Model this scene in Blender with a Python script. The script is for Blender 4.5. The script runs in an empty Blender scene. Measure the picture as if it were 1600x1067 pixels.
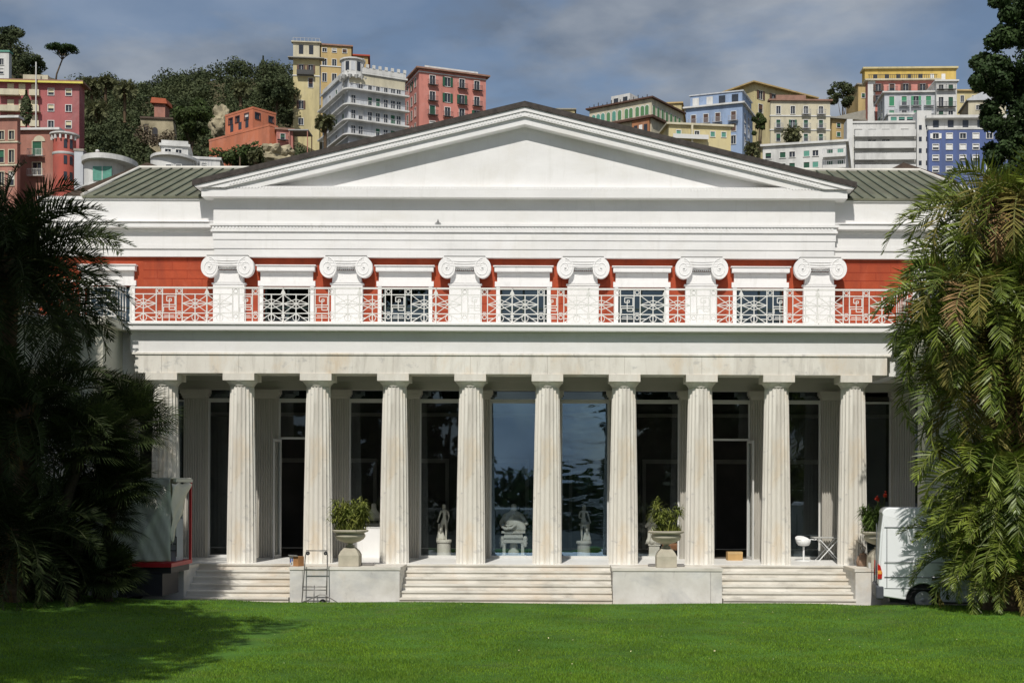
import bpy, bmesh, math, random
import numpy as np
from mathutils import Vector, Matrix
R = math.radians
random.seed(7)
SC = bpy.context.scene
COL = SC.collection

# ---------------- camera, world, sun, exposure ----------------
F = 2016.0            # focal length in photo pixels (photo 1600 wide)
XC, YC, EZ = 1.43, -36.0, 3.1
VX, VY = 880.0, 760.0
ROLL = R(0.2)
cam_d = bpy.data.cameras.new("camera")
cam = bpy.data.objects.new("camera", cam_d)
COL.objects.link(cam)
cam.location = (XC, YC, EZ)
cam.rotation_euler = (Matrix.Rotation(R(90), 3, 'X') @ Matrix.Rotation(ROLL, 3, 'Z')).to_euler()
cam_d.sensor_width = 36.0
cam_d.lens = 36.0 * F / 1600.0
cam_d.shift_x = (800.0 - VX) / 1600.0
cam_d.shift_y = (VY - 533.5) / 1600.0
cam_d.clip_end = 4000
cam_d.clip_start = 0.3
SC.camera = cam
SC.view_settings.view_transform = 'Standard'
SC.view_settings.look = 'None'
SC.view_settings.gamma = 1.0
SC.view_settings.exposure = 0.0

EL, AZ = R(50), R(7)
S = Vector((-math.sin(AZ) * math.cos(EL), -math.cos(AZ) * math.cos(EL), math.sin(EL)))
w = bpy.data.worlds.new("World"); SC.world = w; w.use_nodes = True
nt = w.node_tree; N = nt.nodes; L = nt.links
N.clear()
out = N.new('ShaderNodeOutputWorld'); bg = N.new('ShaderNodeBackground')
sky = N.new('ShaderNodeTexSky'); sky.sky_type = 'NISHITA'; sky.sun_disc = False
sky.sun_elevation = EL; sky.sun_rotation = math.atan2(S.x, S.y)
sky.air_density = 1.0; sky.dust_density = 1.6; sky.ozone_density = 1.5
tc = N.new('ShaderNodeTexCoord')
mp = N.new('ShaderNodeMapping'); mp.inputs['Scale'].default_value = (1.6, 1.6, 3.6); mp.inputs['Location'].default_value = (0.55, 0.2, 0.1)
mp.inputs['Rotation'].default_value = (0.0, 0.5, 0.0)
n1 = N.new('ShaderNodeTexNoise'); n1.inputs['Scale'].default_value = 2.6; n1.inputs['Detail'].default_value = 9; n1.inputs['Roughness'].default_value = 0.55; n1.inputs['Distortion'].default_value = 0.5
cr = N.new('ShaderNodeValToRGB'); cr.color_ramp.elements[0].position = 0.44; cr.color_ramp.elements[1].position = 0.56
cr.color_ramp.elements[0].color = (0.30, 0.30, 0.30, 1); cr.color_ramp.elements[1].color = (0.85, 0.85, 0.85, 1)
n2 = N.new('ShaderNodeTexNoise'); n2.inputs['Scale'].default_value = 5.0; n2.inputs['Detail'].default_value = 7
cr2 = N.new('ShaderNodeValToRGB'); cr2.color_ramp.elements[0].position = 0.38; cr2.color_ramp.elements[1].position = 0.64
cr2.color_ramp.elements[0].color = (1.55, 1.95, 2.6, 1); cr2.color_ramp.elements[1].color = (4.0, 4.3, 4.7, 1)
mx = N.new('ShaderNodeMixRGB')
L.new(tc.outputs['Generated'], mp.inputs['Vector']); L.new(mp.outputs[0], n1.inputs['Vector']); L.new(mp.outputs[0], n2.inputs['Vector'])
L.new(n1.outputs['Fac'], cr.inputs[0]); L.new(n2.outputs['Fac'], cr2.inputs[0])
L.new(cr.outputs[0], mx.inputs[0]); L.new(sky.outputs[0], mx.inputs[1]); L.new(cr2.outputs[0], mx.inputs[2])
L.new(mx.outputs[0], bg.inputs[0]); bg.inputs[1].default_value = 0.096
L.new(bg.outputs[0], out.inputs[0])

sd = bpy.data.lights.new("sun", 'SUN'); sd.energy = 3.85; sd.angle = R(0.55); sd.color = (1.0, 0.955, 0.88)
so = bpy.data.objects.new("sun", sd); COL.objects.link(so)
so.rotation_euler = S.to_track_quat('Z', 'Y').to_euler()

# ---------------- measuring helpers ----------------
def sc(Y): return F / (Y - YC)
def XX(px, Y=0.0): return XC + (px - VX) / sc(Y)
def ZZ(py, Y=0.0): return EZ + (VY - py) / sc(Y)
def P(px, py, Y):
    u, v = px - VX, VY - py
    a = ROLL
    u2, v2 = u * math.cos(a) - v * math.sin(a), u * math.sin(a) + v * math.cos(a)
    return Vector((XC + u2 / sc(Y), Y, EZ + v2 / sc(Y)))

# ---------------- materials ----------------
MC = {}
def mat(name, col, rough=0.75, var=0.12, scale=2.0, bump=0.0, bscale=20.0, metal=0.0, spec=0.3, col2=None, detail=5, stretch=(1, 1, 1), island=0.0, trans=0.0, coat=0.0, stains=()):
    if name in MC: return MC[name]
    m = bpy.data.materials.new(name); m.use_nodes = True; MC[name] = m
    nt = m.node_tree; N = nt.nodes; L = nt.links
    b = N['Principled BSDF']; b.inputs['Roughness'].default_value = rough; b.inputs['Metallic'].default_value = metal
    b.inputs['Specular IOR Level'].default_value = spec
    if coat: b.inputs['Coat Weight'].default_value = coat
    tc = N.new('ShaderNodeTexCoord'); mp = N.new('ShaderNodeMapping'); mp.inputs['Scale'].default_value = stretch
    L.new(tc.outputs['Object'], mp.inputs[0])
    n = N.new('ShaderNodeTexNoise'); n.inputs['Scale'].default_value = scale; n.inputs['Detail'].default_value = detail; n.inputs['Roughness'].default_value = 0.6
    L.new(mp.outputs[0], n.inputs['Vector'])
    r = N.new('ShaderNodeValToRGB'); r.color_ramp.elements[0].position = 0.3; r.color_ramp.elements[1].position = 0.7
    c = list(col); lo = [x * (1 - var) for x in c]; hi = [min(1, x * (1 + var)) for x in c]
    if col2 is not None: lo = list(col2); hi = c
    r.color_ramp.elements[0].color = (*lo, 1); r.color_ramp.elements[1].color = (*hi, 1)
    L.new(n.outputs['Fac'], r.inputs[0]); last = r.outputs[0]
    if island:
        g = N.new('ShaderNodeNewGeometry'); mr = N.new('ShaderNodeMapRange'); mr.inputs[3].default_value = 1 - island; mr.inputs[4].default_value = 1 + island
        L.new(g.outputs['Random Per Island'], mr.inputs[0])
        mm = N.new('ShaderNodeVectorMath'); mm.operation = 'SCALE'; L.new(last, mm.inputs[0]); L.new(mr.outputs[0], mm.inputs['Scale']); last = mm.outputs[0]
    for (sc_, ss, slo, shi, sam, sst) in stains:     # blotches or run marks of their own shape and colour
        mp2 = N.new('ShaderNodeMapping'); mp2.inputs['Scale'].default_value = sst; mp2.inputs['Location'].default_value = (ss * 3.1, ss * 1.7, ss); L.new(tc.outputs['Object'], mp2.inputs[0])
        n3 = N.new('ShaderNodeTexNoise'); n3.inputs['Scale'].default_value = ss; n3.inputs['Detail'].default_value = 9; n3.inputs['Roughness'].default_value = 0.65; n3.inputs['Distortion'].default_value = 0.4; L.new(mp2.outputs[0], n3.inputs['Vector'])
        r3 = N.new('ShaderNodeMapRange'); r3.inputs[1].default_value = slo; r3.inputs[2].default_value = shi; r3.inputs[3].default_value = 0; r3.inputs[4].default_value = sam; L.new(n3.outputs['Fac'], r3.inputs[0])
        m3 = N.new('ShaderNodeMixRGB'); m3.inputs[2].default_value = (*sc_, 1); L.new(r3.outputs[0], m3.inputs[0]); L.new(last, m3.inputs[1]); last = m3.outputs[0]
    L.new(last, b.inputs['Base Color'])
    if bump:
        n2 = N.new('ShaderNodeTexNoise'); n2.inputs['Scale'].default_value = bscale; n2.inputs['Detail'].default_value = 4; L.new(mp.outputs[0], n2.inputs['Vector'])
        bp = N.new('ShaderNodeBump'); bp.inputs['Strength'].default_value = bump; bp.inputs['Distance'].default_value = 0.02
        L.new(n2.outputs['Fac'], bp.inputs['Height']); L.new(bp.outputs[0], b.inputs['Normal'])
    if trans:
        t = N.new('ShaderNodeBsdfTranslucent'); L.new(last, t.inputs[0]); ms = N.new('ShaderNodeMixShader'); ms.inputs[0].default_value = trans
        L.new(b.outputs[0], ms.inputs[1]); L.new(t.outputs[0], ms.inputs[2]); L.new(ms.outputs[0], N['Material Output'].inputs[0])
    return m

def glassmat(name, tint=(0.55, 0.6, 0.6), refl=0.2, wav=0.0, wscale=1.0, gt=(0.72, 0.88, 1)):
    if name in MC: return MC[name]
    m = bpy.data.materials.new(name); m.use_nodes = True; MC[name] = m
    nt = m.node_tree; N = nt.nodes; L = nt.links; N.remove(N['Principled BSDF'])
    t = N.new('ShaderNodeBsdfTransparent'); t.inputs[0].default_value = (*tint, 1)
    g = N.new('ShaderNodeBsdfGlossy'); g.inputs['Roughness'].default_value = 0.015; g.inputs[0].default_value = (*gt, 1)
    ms = N.new('ShaderNodeMixShader'); ms.inputs[0].default_value = refl
    L.new(t.outputs[0], ms.inputs[1]); L.new(g.outputs[0], ms.inputs[2]); L.new(ms.outputs[0], N['Material Output'].inputs[0])
    if wav:
        tc = N.new('ShaderNodeTexCoord'); mp = N.new('ShaderNodeMapping'); mp.inputs['Scale'].default_value = (0.5, 0.5, 1.6)
        n = N.new('ShaderNodeTexNoise'); n.inputs['Scale'].default_value = wscale; n.inputs['Detail'].default_value = 2
        bp = N.new('ShaderNodeBump'); bp.inputs['Strength'].default_value = 1.0; bp.inputs['Distance'].default_value = wav
        L.new(tc.outputs['Object'], mp.inputs[0]); L.new(mp.outputs[0], n.inputs[0]); L.new(n.outputs[0], bp.inputs['Height']); L.new(bp.outputs[0], g.inputs['Normal'])
    return m

def lin(r, g, b, k=0.92):
    f = lambda c: ((c / 255 + 0.055) / 1.055) ** 2.4 if c > 10 else c / 255 / 12.92
    return tuple(min(0.85, f(c) * k) for c in (r, g, b))

# ---------------- mesh builder ----------------
class MB:
    def __init__(s): s.v = []; s.f = []
    def add(s, vs, fs):
        o = len(s.v); s.v.extend([tuple(v) for v in vs]); s.f.extend([tuple(i + o for i in f) for f in fs]); return s
    def box(s, x0, x1, y0, y1, z0, z1):
        return s.add([(x0, y0, z0), (x1, y0, z0), (x1, y1, z0), (x0, y1, z0), (x0, y0, z1), (x1, y0, z1), (x1, y1, z1), (x0, y1, z1)],
                     [(3, 2, 1, 0), (4, 5, 6, 7), (0, 1, 5, 4), (1, 2, 6, 5), (2, 3, 7, 6), (3, 0, 4, 7)])
    def quad(s, a, b, c, d): return s.add([a, b, c, d], [(0, 1, 2, 3)])
    def prism(s, pts, y0, y1):      # polygon in x,z (counter-clockwise seen from -y) extruded along y
        n = len(pts)
        vs = [(p[0], y0, p[1]) for p in pts] + [(p[0], y1, p[1]) for p in pts]
        fs = [tuple(range(n)), tuple(range(2 * n - 1, n - 1, -1))]
        fs += [(j, i, i + n, j + n) for i, j in ((i, (i + 1) % n) for i in range(n))]
        return s.add(vs, fs)
    def prismz(s, pts, z0, z1):
        n = len(pts)
        vs = [(p[0], p[1], z0) for p in pts] + [(p[0], p[1], z1) for p in pts]
        fs = [tuple(range(n - 1, -1, -1)), tuple(range(n, 2 * n))]
        fs += [(i, j, j + n, i + n) for i, j in ((i, (i + 1) % n) for i in range(n))]
        return s.add(vs, fs)
    def bar(s, a, b, w=0.02, d=None):   # square bar from a to b
        a, b = Vector(a), Vector(b); d = d or w
        t = (b - a).normalized(); up = Vector((0, 1, 0)) if abs(t.y) < 0.9 else Vector((1, 0, 0))
        u = t.cross(up).normalized() * (w / 2); q = t.cross(u).normalized() * (d / 2)
        vs = [a - u - q, a + u - q, a + u + q, a - u + q, b - u - q, b + u - q, b + u + q, b - u + q]
        return s.add(vs, [(3, 2, 1, 0), (4, 5, 6, 7), (0, 1, 5, 4), (1, 2, 6, 5), (2, 3, 7, 6), (3, 0, 4, 7)])
    def tube(s, pts, rad, n=8, cap=True):
        pts = [Vector(p) for p in pts]; rads = rad if isinstance(rad, (list, tuple)) else [rad] * len(pts)
        rings = []
        for i, p in enumerate(pts):
            t = (pts[min(i + 1, len(pts) - 1)] - pts[max(i - 1, 0)]).normalized()
            up = Vector((0, 0, 1)) if abs(t.z) < 0.9 else Vector((0, 1, 0))
            u = t.cross(up).normalized(); q = t.cross(u).normalized()
            rings.append([p + (u * math.cos(2 * math.pi * k / n) + q * math.sin(2 * math.pi * k / n)) * rads[i] for k in range(n)])
        vs = [v for r in rings for v in r]; fs = []
        for i in range(len(pts) - 1):
            for k in range(n):
                a = i * n + k; b = i * n + (k + 1) % n
                fs.append((a, b, b + n, a + n))
        if cap: fs.append(tuple(range(n - 1, -1, -1))); fs.append(tuple(range(len(vs) - n, len(vs))))
        return s.add(vs, fs)
    def lathe(s, prof, c=(0, 0, 0), n=24, flute=0, fd=0.0):   # prof: [(r,z)]
        vs = []; fs = []
        for (r, z) in prof:
            for k in range(n):
                a = 2 * math.pi * k / n; rr = r
                if flute:
                    ph = (a * flute / (2 * math.pi)) % 1.0
                    rr = r - fd * math.sin(math.pi * ph) ** 0.8
                vs.append((c[0] + rr * math.cos(a), c[1] + rr * math.sin(a), c[2] + z))
        m = len(prof)
        for i in range(m - 1):
            for k in range(n):
                a = i * n + k; b = i * n + (k + 1) % n
                fs.append((a, b, b + n, a + n))
        fs.append(tuple(range(n - 1, -1, -1))); fs.append(tuple(range((m - 1) * n, m * n)))
        return s.add(vs, fs)
    def loft(s, secs):  # list of equal-length loops
        n = len(secs[0]); vs = [p for q in secs for p in q]; fs = []
        for i in range(len(secs) - 1):
            for k in range(n):
                a = i * n + k; b = i * n + (k + 1) % n
                fs.append((a, b, b + n, a + n))
        fs.append(tuple(range(n - 1, -1, -1))); fs.append(tuple(range(len(vs) - n, len(vs))))
        return s.add(vs, fs)
    def sqloft(s, prof, c=(0, 0, 0)):   # square sections (half,z)
        return s.loft([[(c[0] - h, c[1] - h, c[2] + z), (c[0] + h, c[1] - h, c[2] + z), (c[0] + h, c[1] + h, c[2] + z), (c[0] - h, c[1] + h, c[2] + z)] for h, z in prof])
    def mesh(s, name, m=None, smooth=False, fix=False):
        me = bpy.data.meshes.new(name); me.from_pydata(s.v, [], s.f)
        if m: me.materials.append(m)
        if fix:
            bm = bmesh.new(); bm.from_mesh(me); bmesh.ops.recalc_face_normals(bm, faces=bm.faces); bm.to_mesh(me); bm.free()
        if smooth:
            me.polygons.foreach_set('use_smooth', [True] * len(me.polygons))
        me.update(); return me

def link(name, me, parent=None, loc=(0, 0, 0), rz=0.0):
    o = bpy.data.objects.new(name, me); COL.objects.link(o)
    o.location = loc; o.rotation_euler = (0, 0, rz)
    if parent: o.parent = parent
    return o
def obj(name, mb, m, parent=None, smooth=False, loc=(0, 0, 0), rz=0.0, fix=False):
    me = mb.mesh(name, m, smooth, fix)
    o = link(name, me, parent, loc, rz)
    if smooth == 'auto':
        auto(o)
    return o
def auto(o, ang=35):
    me = o.data
    bm = bmesh.new(); bm.from_mesh(me)
    for e in bm.edges:
        if len(e.link_faces) == 2: e.smooth = e.calc_face_angle(0) < R(ang)
    bm.to_mesh(me); bm.free()
def tag(o, label=None, cat=None, group=None, kind=None):
    if label: o['label'] = label
    if cat: o['category'] = cat
    if group: o['group'] = group
    if kind: o['kind'] = kind
    return o
def thing(name, label, cat, loc=(0, 0, 0), rz=0.0, group=None):
    return tag(link(name, None, None, loc, rz), label, cat, group)
def bevel(o, w=0.02, seg=2, ang=40):
    b = o.modifiers.new('bevel', 'BEVEL'); b.width = w; b.segments = seg; b.limit_method = 'ANGLE'; b.angle_limit = R(ang); return o
def kids(o): return [c for c in COL.objects if c.parent == o]
def copy_tree(o, parent=None):
    c = o.copy(); COL.objects.link(c)
    if parent: c.parent = parent
    for ch in list(o.children): copy_tree(ch, c)
    return c
def polymesh(name, V, k, m):   # V: (N*k,3) array of separate k-gons
    me = bpy.data.meshes.new(name); V = np.asarray(V, dtype=np.float32).reshape(-1, 3); n = len(V); f = n // k
    me.vertices.add(n); me.vertices.foreach_set('co', V.ravel())
    me.loops.add(n); me.loops.foreach_set('vertex_index', np.arange(n, dtype=np.int32))
    me.polygons.add(f); me.polygons.foreach_set('loop_start', np.arange(0, n, k, dtype=np.int32))
    if m: me.materials.append(m)
    me.update(calc_edges=True); return me
# ---------------- materials of the villa ----------------
STUCCO = mat('white_stucco', (0.77, 0.765, 0.755), 0.85, 0.05, 0.7, 0.15, 30, stretch=(1, 1, 2.5), stains=(((.52, .51, .47), 2.2, .54, .76, .26, (2.4, 2.4, .25)), ((.60, .57, .50), .5, .5, .75, .4, (1, 1, 1.5))))
TRIM = mat('white_trim', (0.79, 0.785, 0.775), 0.8, 0.04, 1.5, 0.1, 40, stains=(((.50, .49, .45), 3.0, .55, .75, .4, (2, 2, .5)),))
RED = mat('red_render', lin(180, 80, 50, .82), 0.85, 0.16, 1.2, 0.15, 30, stains=((lin(140, 66, 50, .8), 1.6, .48, .7, .6, (1.6, 1.6, .5)), (lin(200, 110, 85, .8), 2.6, .55, .75, .45, (1, 1, .8))))
MARB = mat('veined_marble', (0.79, 0.765, 0.705), 0.6, 0, 1.1, 0.12, 14, col2=(0.62, 0.585, 0.52), detail=8, stretch=(1, 1, 0.45), stains=(((.45, .42, .37), 1.7, .50, .68, .6, (2.5, 2.5, .35)), ((.62, .46, .27), .8, .52, .72, .55, (1.3, 1.3, .6)), ((.33, .33, .33), 2.6, .58, .66, .45, (1, .6, 1.4))))
MARBW = mat('pale_marble', (0.70, 0.69, 0.66), 0.6, 0, 1.6, 0.1, 20, col2=(0.52, 0.50, 0.455), detail=9, stains=(((.38, .39, .40), .9, .46, .64, .55, (1, 1, 1.6)), ((.55, .42, .26), .7, .54, .72, .5, (1, 1, 1)), ((.3, .29, .27), 3, .6, .7, .4, (2, 2, .6))))
STEP = mat('step_marble', (0.74, 0.715, 0.66), 0.6, 0, 2.2, 0.12, 20, col2=(0.55, 0.52, 0.455), detail=9, stretch=(0.5, 1, 2), stains=(((.36, .34, .30), 2.4, .52, .68, .6, (.6, 1, 2)), ((.55, .42, .28), .6, .5, .7, .45, (1, 1, 1))))
FLOORM = mat('floor_marble', (0.78, 0.77, 0.74), 0.45, 0.06, 1.0)
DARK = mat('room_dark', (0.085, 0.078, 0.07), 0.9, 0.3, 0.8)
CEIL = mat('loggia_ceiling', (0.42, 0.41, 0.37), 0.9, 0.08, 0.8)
WFRAME = mat('white_window_frame', (0.6, 0.6, 0.58), 0.5, 0.03)
IRON = mat('white_painted_iron', (0.78, 0.77, 0.74), 0.5, 0.06, 8)
GREENROOF = mat('weathered_green_metal', (0.15, 0.155, 0.105), 0.6, 0.25, 0.9, 0.1, 6, metal=0.1, stretch=(1, 0.3, 1), stains=(((.09, .085, .06), 1.4, .48, .66, .7, (1.5, .4, 1)), ((.24, .24, .18), 2.4, .56, .7, .5, (1, .4, 1))))
DKTILE = mat('dark_roof_tile', (0.055, 0.047, 0.042), 0.8, 0.35, 6, 0.4, 10)
BRTILE = mat('brown_roof_tile', (0.085, 0.06, 0.045), 0.8, 0.35, 5, 0.4, 10)
GLASS = glassmat('loggia_glass', (0.95, 0.96, 0.96), 0.06)
GLASSB = glassmat('sky_tint_glass', (0.92, 0.95, 0.96), 0.20, gt=(.48, .72, 1))  # blue of the reflected sky painted in through the gloss tint
GLASSW = glassmat('wavy_glass', (0.92, 0.95, 0.96), 0.20, 0.006, 1.3, gt=(.48, .72, 1))  # same sky blue put into the gloss colour
GLASSU = glassmat('upper_glass', (0.2, 0.26, 0.26), 0.12)

villa = thing('villa', 'white and red neoclassical villa with a marble colonnade and wide pediment', 'villa')
FZ = 0.96
CX = [XX(258.75 + 119.25 * i) for i in range(10)]
xl, xr = XX(203, -0.4), XX(1393, -0.4)

# floor slab and inner floor
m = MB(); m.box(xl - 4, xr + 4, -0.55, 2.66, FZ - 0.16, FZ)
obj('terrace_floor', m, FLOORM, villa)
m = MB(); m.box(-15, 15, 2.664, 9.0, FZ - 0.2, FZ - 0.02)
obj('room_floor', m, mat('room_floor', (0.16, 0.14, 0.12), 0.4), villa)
# body below terrace
m = MB(); m.box(xl - 4, xr + 4, -0.5, 9, -0.3, FZ - 0.163)
obj('base', m, MARBW, villa)

# stairs
def stairs(px0, px1, lipl=0, lipr=0):
    x0, x1 = XX(px0, -1.9), XX(px1, -1.9)
    m = MB()
    for k in range(6):
        zt = FZ - 0.001 - 0.16 * k; yf = -0.62 - 0.29 * k
        m.box(x0, x1, yf, -0.552 if k == 0 else -0.62 - 0.29 * (k - 1) + 0.06, zt - 0.045, zt)       # tread with nosing
        m.box(x0, x1, yf + 0.035, -0.552 if k == 0 else -0.62 - 0.29 * (k - 1) + 0.12, max(-0.2, zt - 0.158), zt - 0.0455)
    return obj('staircase', m, STEP, villa)
stairs(289, 453); stairs(626, 957); stairs(1130, 1336)
# pedestal blocks between flights
def block(px0, px1, joints, ys=-2.02):
    x0, x1 = XX(px0, ys), XX(px1, ys); m = MB()
    e = [x0] + [XX(j, ys) for j in joints] + [x1]
    for a, b in zip(e[:-1], e[1:]):
        m.box(a + 0.004, b - 0.004, ys, -0.56, -0.2, FZ - 0.075)
    o = obj('pedestal_block', m, MARBW, villa)
    m = MB(); m.box(x0 - 0.02, x1 + 0.02, ys - 0.02, -0.553, FZ - 0.073, FZ + 0.004); obj('coping', m, STEP, o)
block(453, 625, [473, 512]); block(958, 1129, [1111]); block(1337, 1640, [1378, 1520])
block(-160, 288, [30, 197])

# columns
hs = []
prof = []
for t in np.linspace(0, 1, 12):
    r = 0.41 - 0.078 * (t ** 1.35); prof.append((r, (5.84 - FZ) * t))
cm = MB().lathe(prof, n=160, flute=20, fd=0.031).mesh('column', MARB, False)
cap = MB()
cap.lathe([(0.325, 5.845 - FZ), (0.34, 5.86 - FZ), (0.335, 5.875 - FZ), (0.345, 5.88 - FZ), (0.37, 5.92 - FZ), (0.42, 5.975 - FZ), (0.43, 5.998 - FZ)], n=48)
cap.box(-0.435, 0.435, -0.435, 0.435, 6.0 - FZ, 6.188 - FZ)
capm = cap.mesh('capital', MARB, False)
for x in CX:
    o = link('column', cm, villa, (x, 0, FZ)); c = link('capital', capm, o)
    o.rotation_euler.z = R(9)
    c.rotation_euler.z = -R(9)

# lower entablature
m = MB()
m.box(xl + 0.13, xr - 0.13, -0.40, 0.40, 6.19, 6.70); m.box(xl + 0.03, xr - 0.03, -0.43, 0.43, 6.701, 6.76)
ar = obj('architrave', m, MARB, villa); bevel(ar, 0.006, 1)
m = MB(); m.box(xl, xr, -0.39, 0.42, 6.762, 7.35); obj('frieze', m, STUCCO, villa)
m = MB(); m.box(xl - 0.15, xr + 0.15, -0.63, 2.6, 7.352, 7.50); m.box(xl - 0.19, xr + 0.19, -0.67, 2.6, 7.501, 7.56)
bevel(obj('cornice', m, STUCCO, villa), 0.015, 2)
# joints in architrave
m = MB()
for i in range(9):
    m.box((CX[i] + CX[i + 1]) / 2 - 1.065 - 0.003 + 0.0, (CX[i] + CX[i + 1]) / 2 - 1.065 + 0.003, -0.4035, -0.38, 6.2, 6.695)
obj('masonry_joint', m, mat('joint_dark', (0.25, 0.22, 0.18)), villa)
IX_END = (XX(303.8 - 110.9, 2.3) - 1.3, XX(303.8 + 110.9 * 10, 2.3) + 1.3)
# side porches: projecting arms of the terrace
for sgn in (-1, 1):
    a = xl - 0.35 if sgn < 0 else xr + 0.35
    b = a + sgn * 6.0
    x0, x1 = min(a, b), max(a, b)
    m = MB(); m.box(x0, x1, -1.55, 2.7, 6.2, 7.35)
    m.box(x0 - 0.22, x1 + 0.22, -1.8, 2.69, 7.351, 7.565)
    wx = a - sgn * 0.0
    xa, xb = (x0 + 0.15, x1 - 0.3) if sgn < 0 else (x0 + 0.3, x1 - 0.15)
    pw = 0.75
    for xx in ((xb - pw, xb), (xa, xa + pw)) if sgn < 0 else ((xa, xa + pw), (xb - pw, xb)):
        m.box(xx[0], xx[1], -1.4, -0.65, FZ, 6.199)
    if sgn: obj('side_porch', m, mat('cream_stucco', (0.66, 0.64, 0.55), 0.85, 0.06, 0.8), villa)
    xw = IX_END[0 if sgn < 0 else 1]; m = MB(); m.box(min(xw, x0 if sgn < 0 else x1), max(xw, x0 if sgn < 0 else x1), 2.62, 2.98, FZ, 6.19); obj('side_wall', m, STUCCO, villa)
    m = MB(); m.box(xl - 6 if sgn < 0 else xr + 0.5, xl - 0.5 if sgn < 0 else xr + 6, -1.7, 2.6, -0.2, FZ - 0.01); obj('porch_base', m, MARBW, villa)
    # link wall closing the gap between frieze end and porch
    g0, g1 = (x1 - 0.02, xl + 0.0) if sgn < 0 else (xr, x0 + 0.02)
    m = MB(); m.box(min(g0, g1), max(g0, g1), 0.0, 2.6, 6.2, 7.35); obj('link_wall', m, STUCCO, villa)

# loggia ceiling and inner beam
m = MB(); m.box(xl - 2.3, xr + 2.3, 0.42, 2.9, 6.42, 6.5); obj('ceiling', m, CEIL, villa)
m = MB(); m.box(IX_END[0] + .01, IX_END[1] - .01, 2.32, 2.75, 5.95, 6.19); m.box(xl, xr, 2.32, 2.75, 6.191, 6.419); m.box(xl, xr, 2.26, 2.319, 6.2, 6.419)
obj('inner_beam', m, CEIL, villa)
# inner pilasters, centred behind the columns (parallax of the camera sets their picture place)
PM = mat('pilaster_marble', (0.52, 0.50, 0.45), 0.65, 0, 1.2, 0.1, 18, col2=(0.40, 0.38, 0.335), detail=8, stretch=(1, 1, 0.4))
pm = MB(); NF = 9; hw = 0.325; pts = [(-hw, 0.30), (-hw, 0)]
st = 2 * hw / NF
for k in range(NF):
    a = -hw + k * st
    pts += [(a + st * 0.18, 0), (a + st * 0.32, 0.028), (a + st * 0.5, 0.038), (a + st * 0.68, 0.028), (a + st * 0.82, 0)]
pts += [(hw, 0), (hw, 0.30)]
pm.prismz(pts, 0, 4.72); pmesh = pm.mesh('pilaster', PM)
pc = MB(); pc.box(-0.35, 0.35, -0.03, 0.3, 4.722, 4.80); pc.box(-0.39, 0.39, -0.07, 0.3, 4.802, 4.86); pc.box(-0.42, 0.42, -0.1, 0.3, 4.862, 4.985)
pcm = pc.mesh('capital', PM)
IX = [XX(303.8 + 110.9 * i, 2.3) for i in range(10)]
PX_ = [XX(303.8 + 110.9 * i, 2.3) for i in range(-1, 11)]
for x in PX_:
    o = link('pilaster', pmesh, villa, (x, 2.3, FZ)); link('capital', pcm, o)

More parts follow.
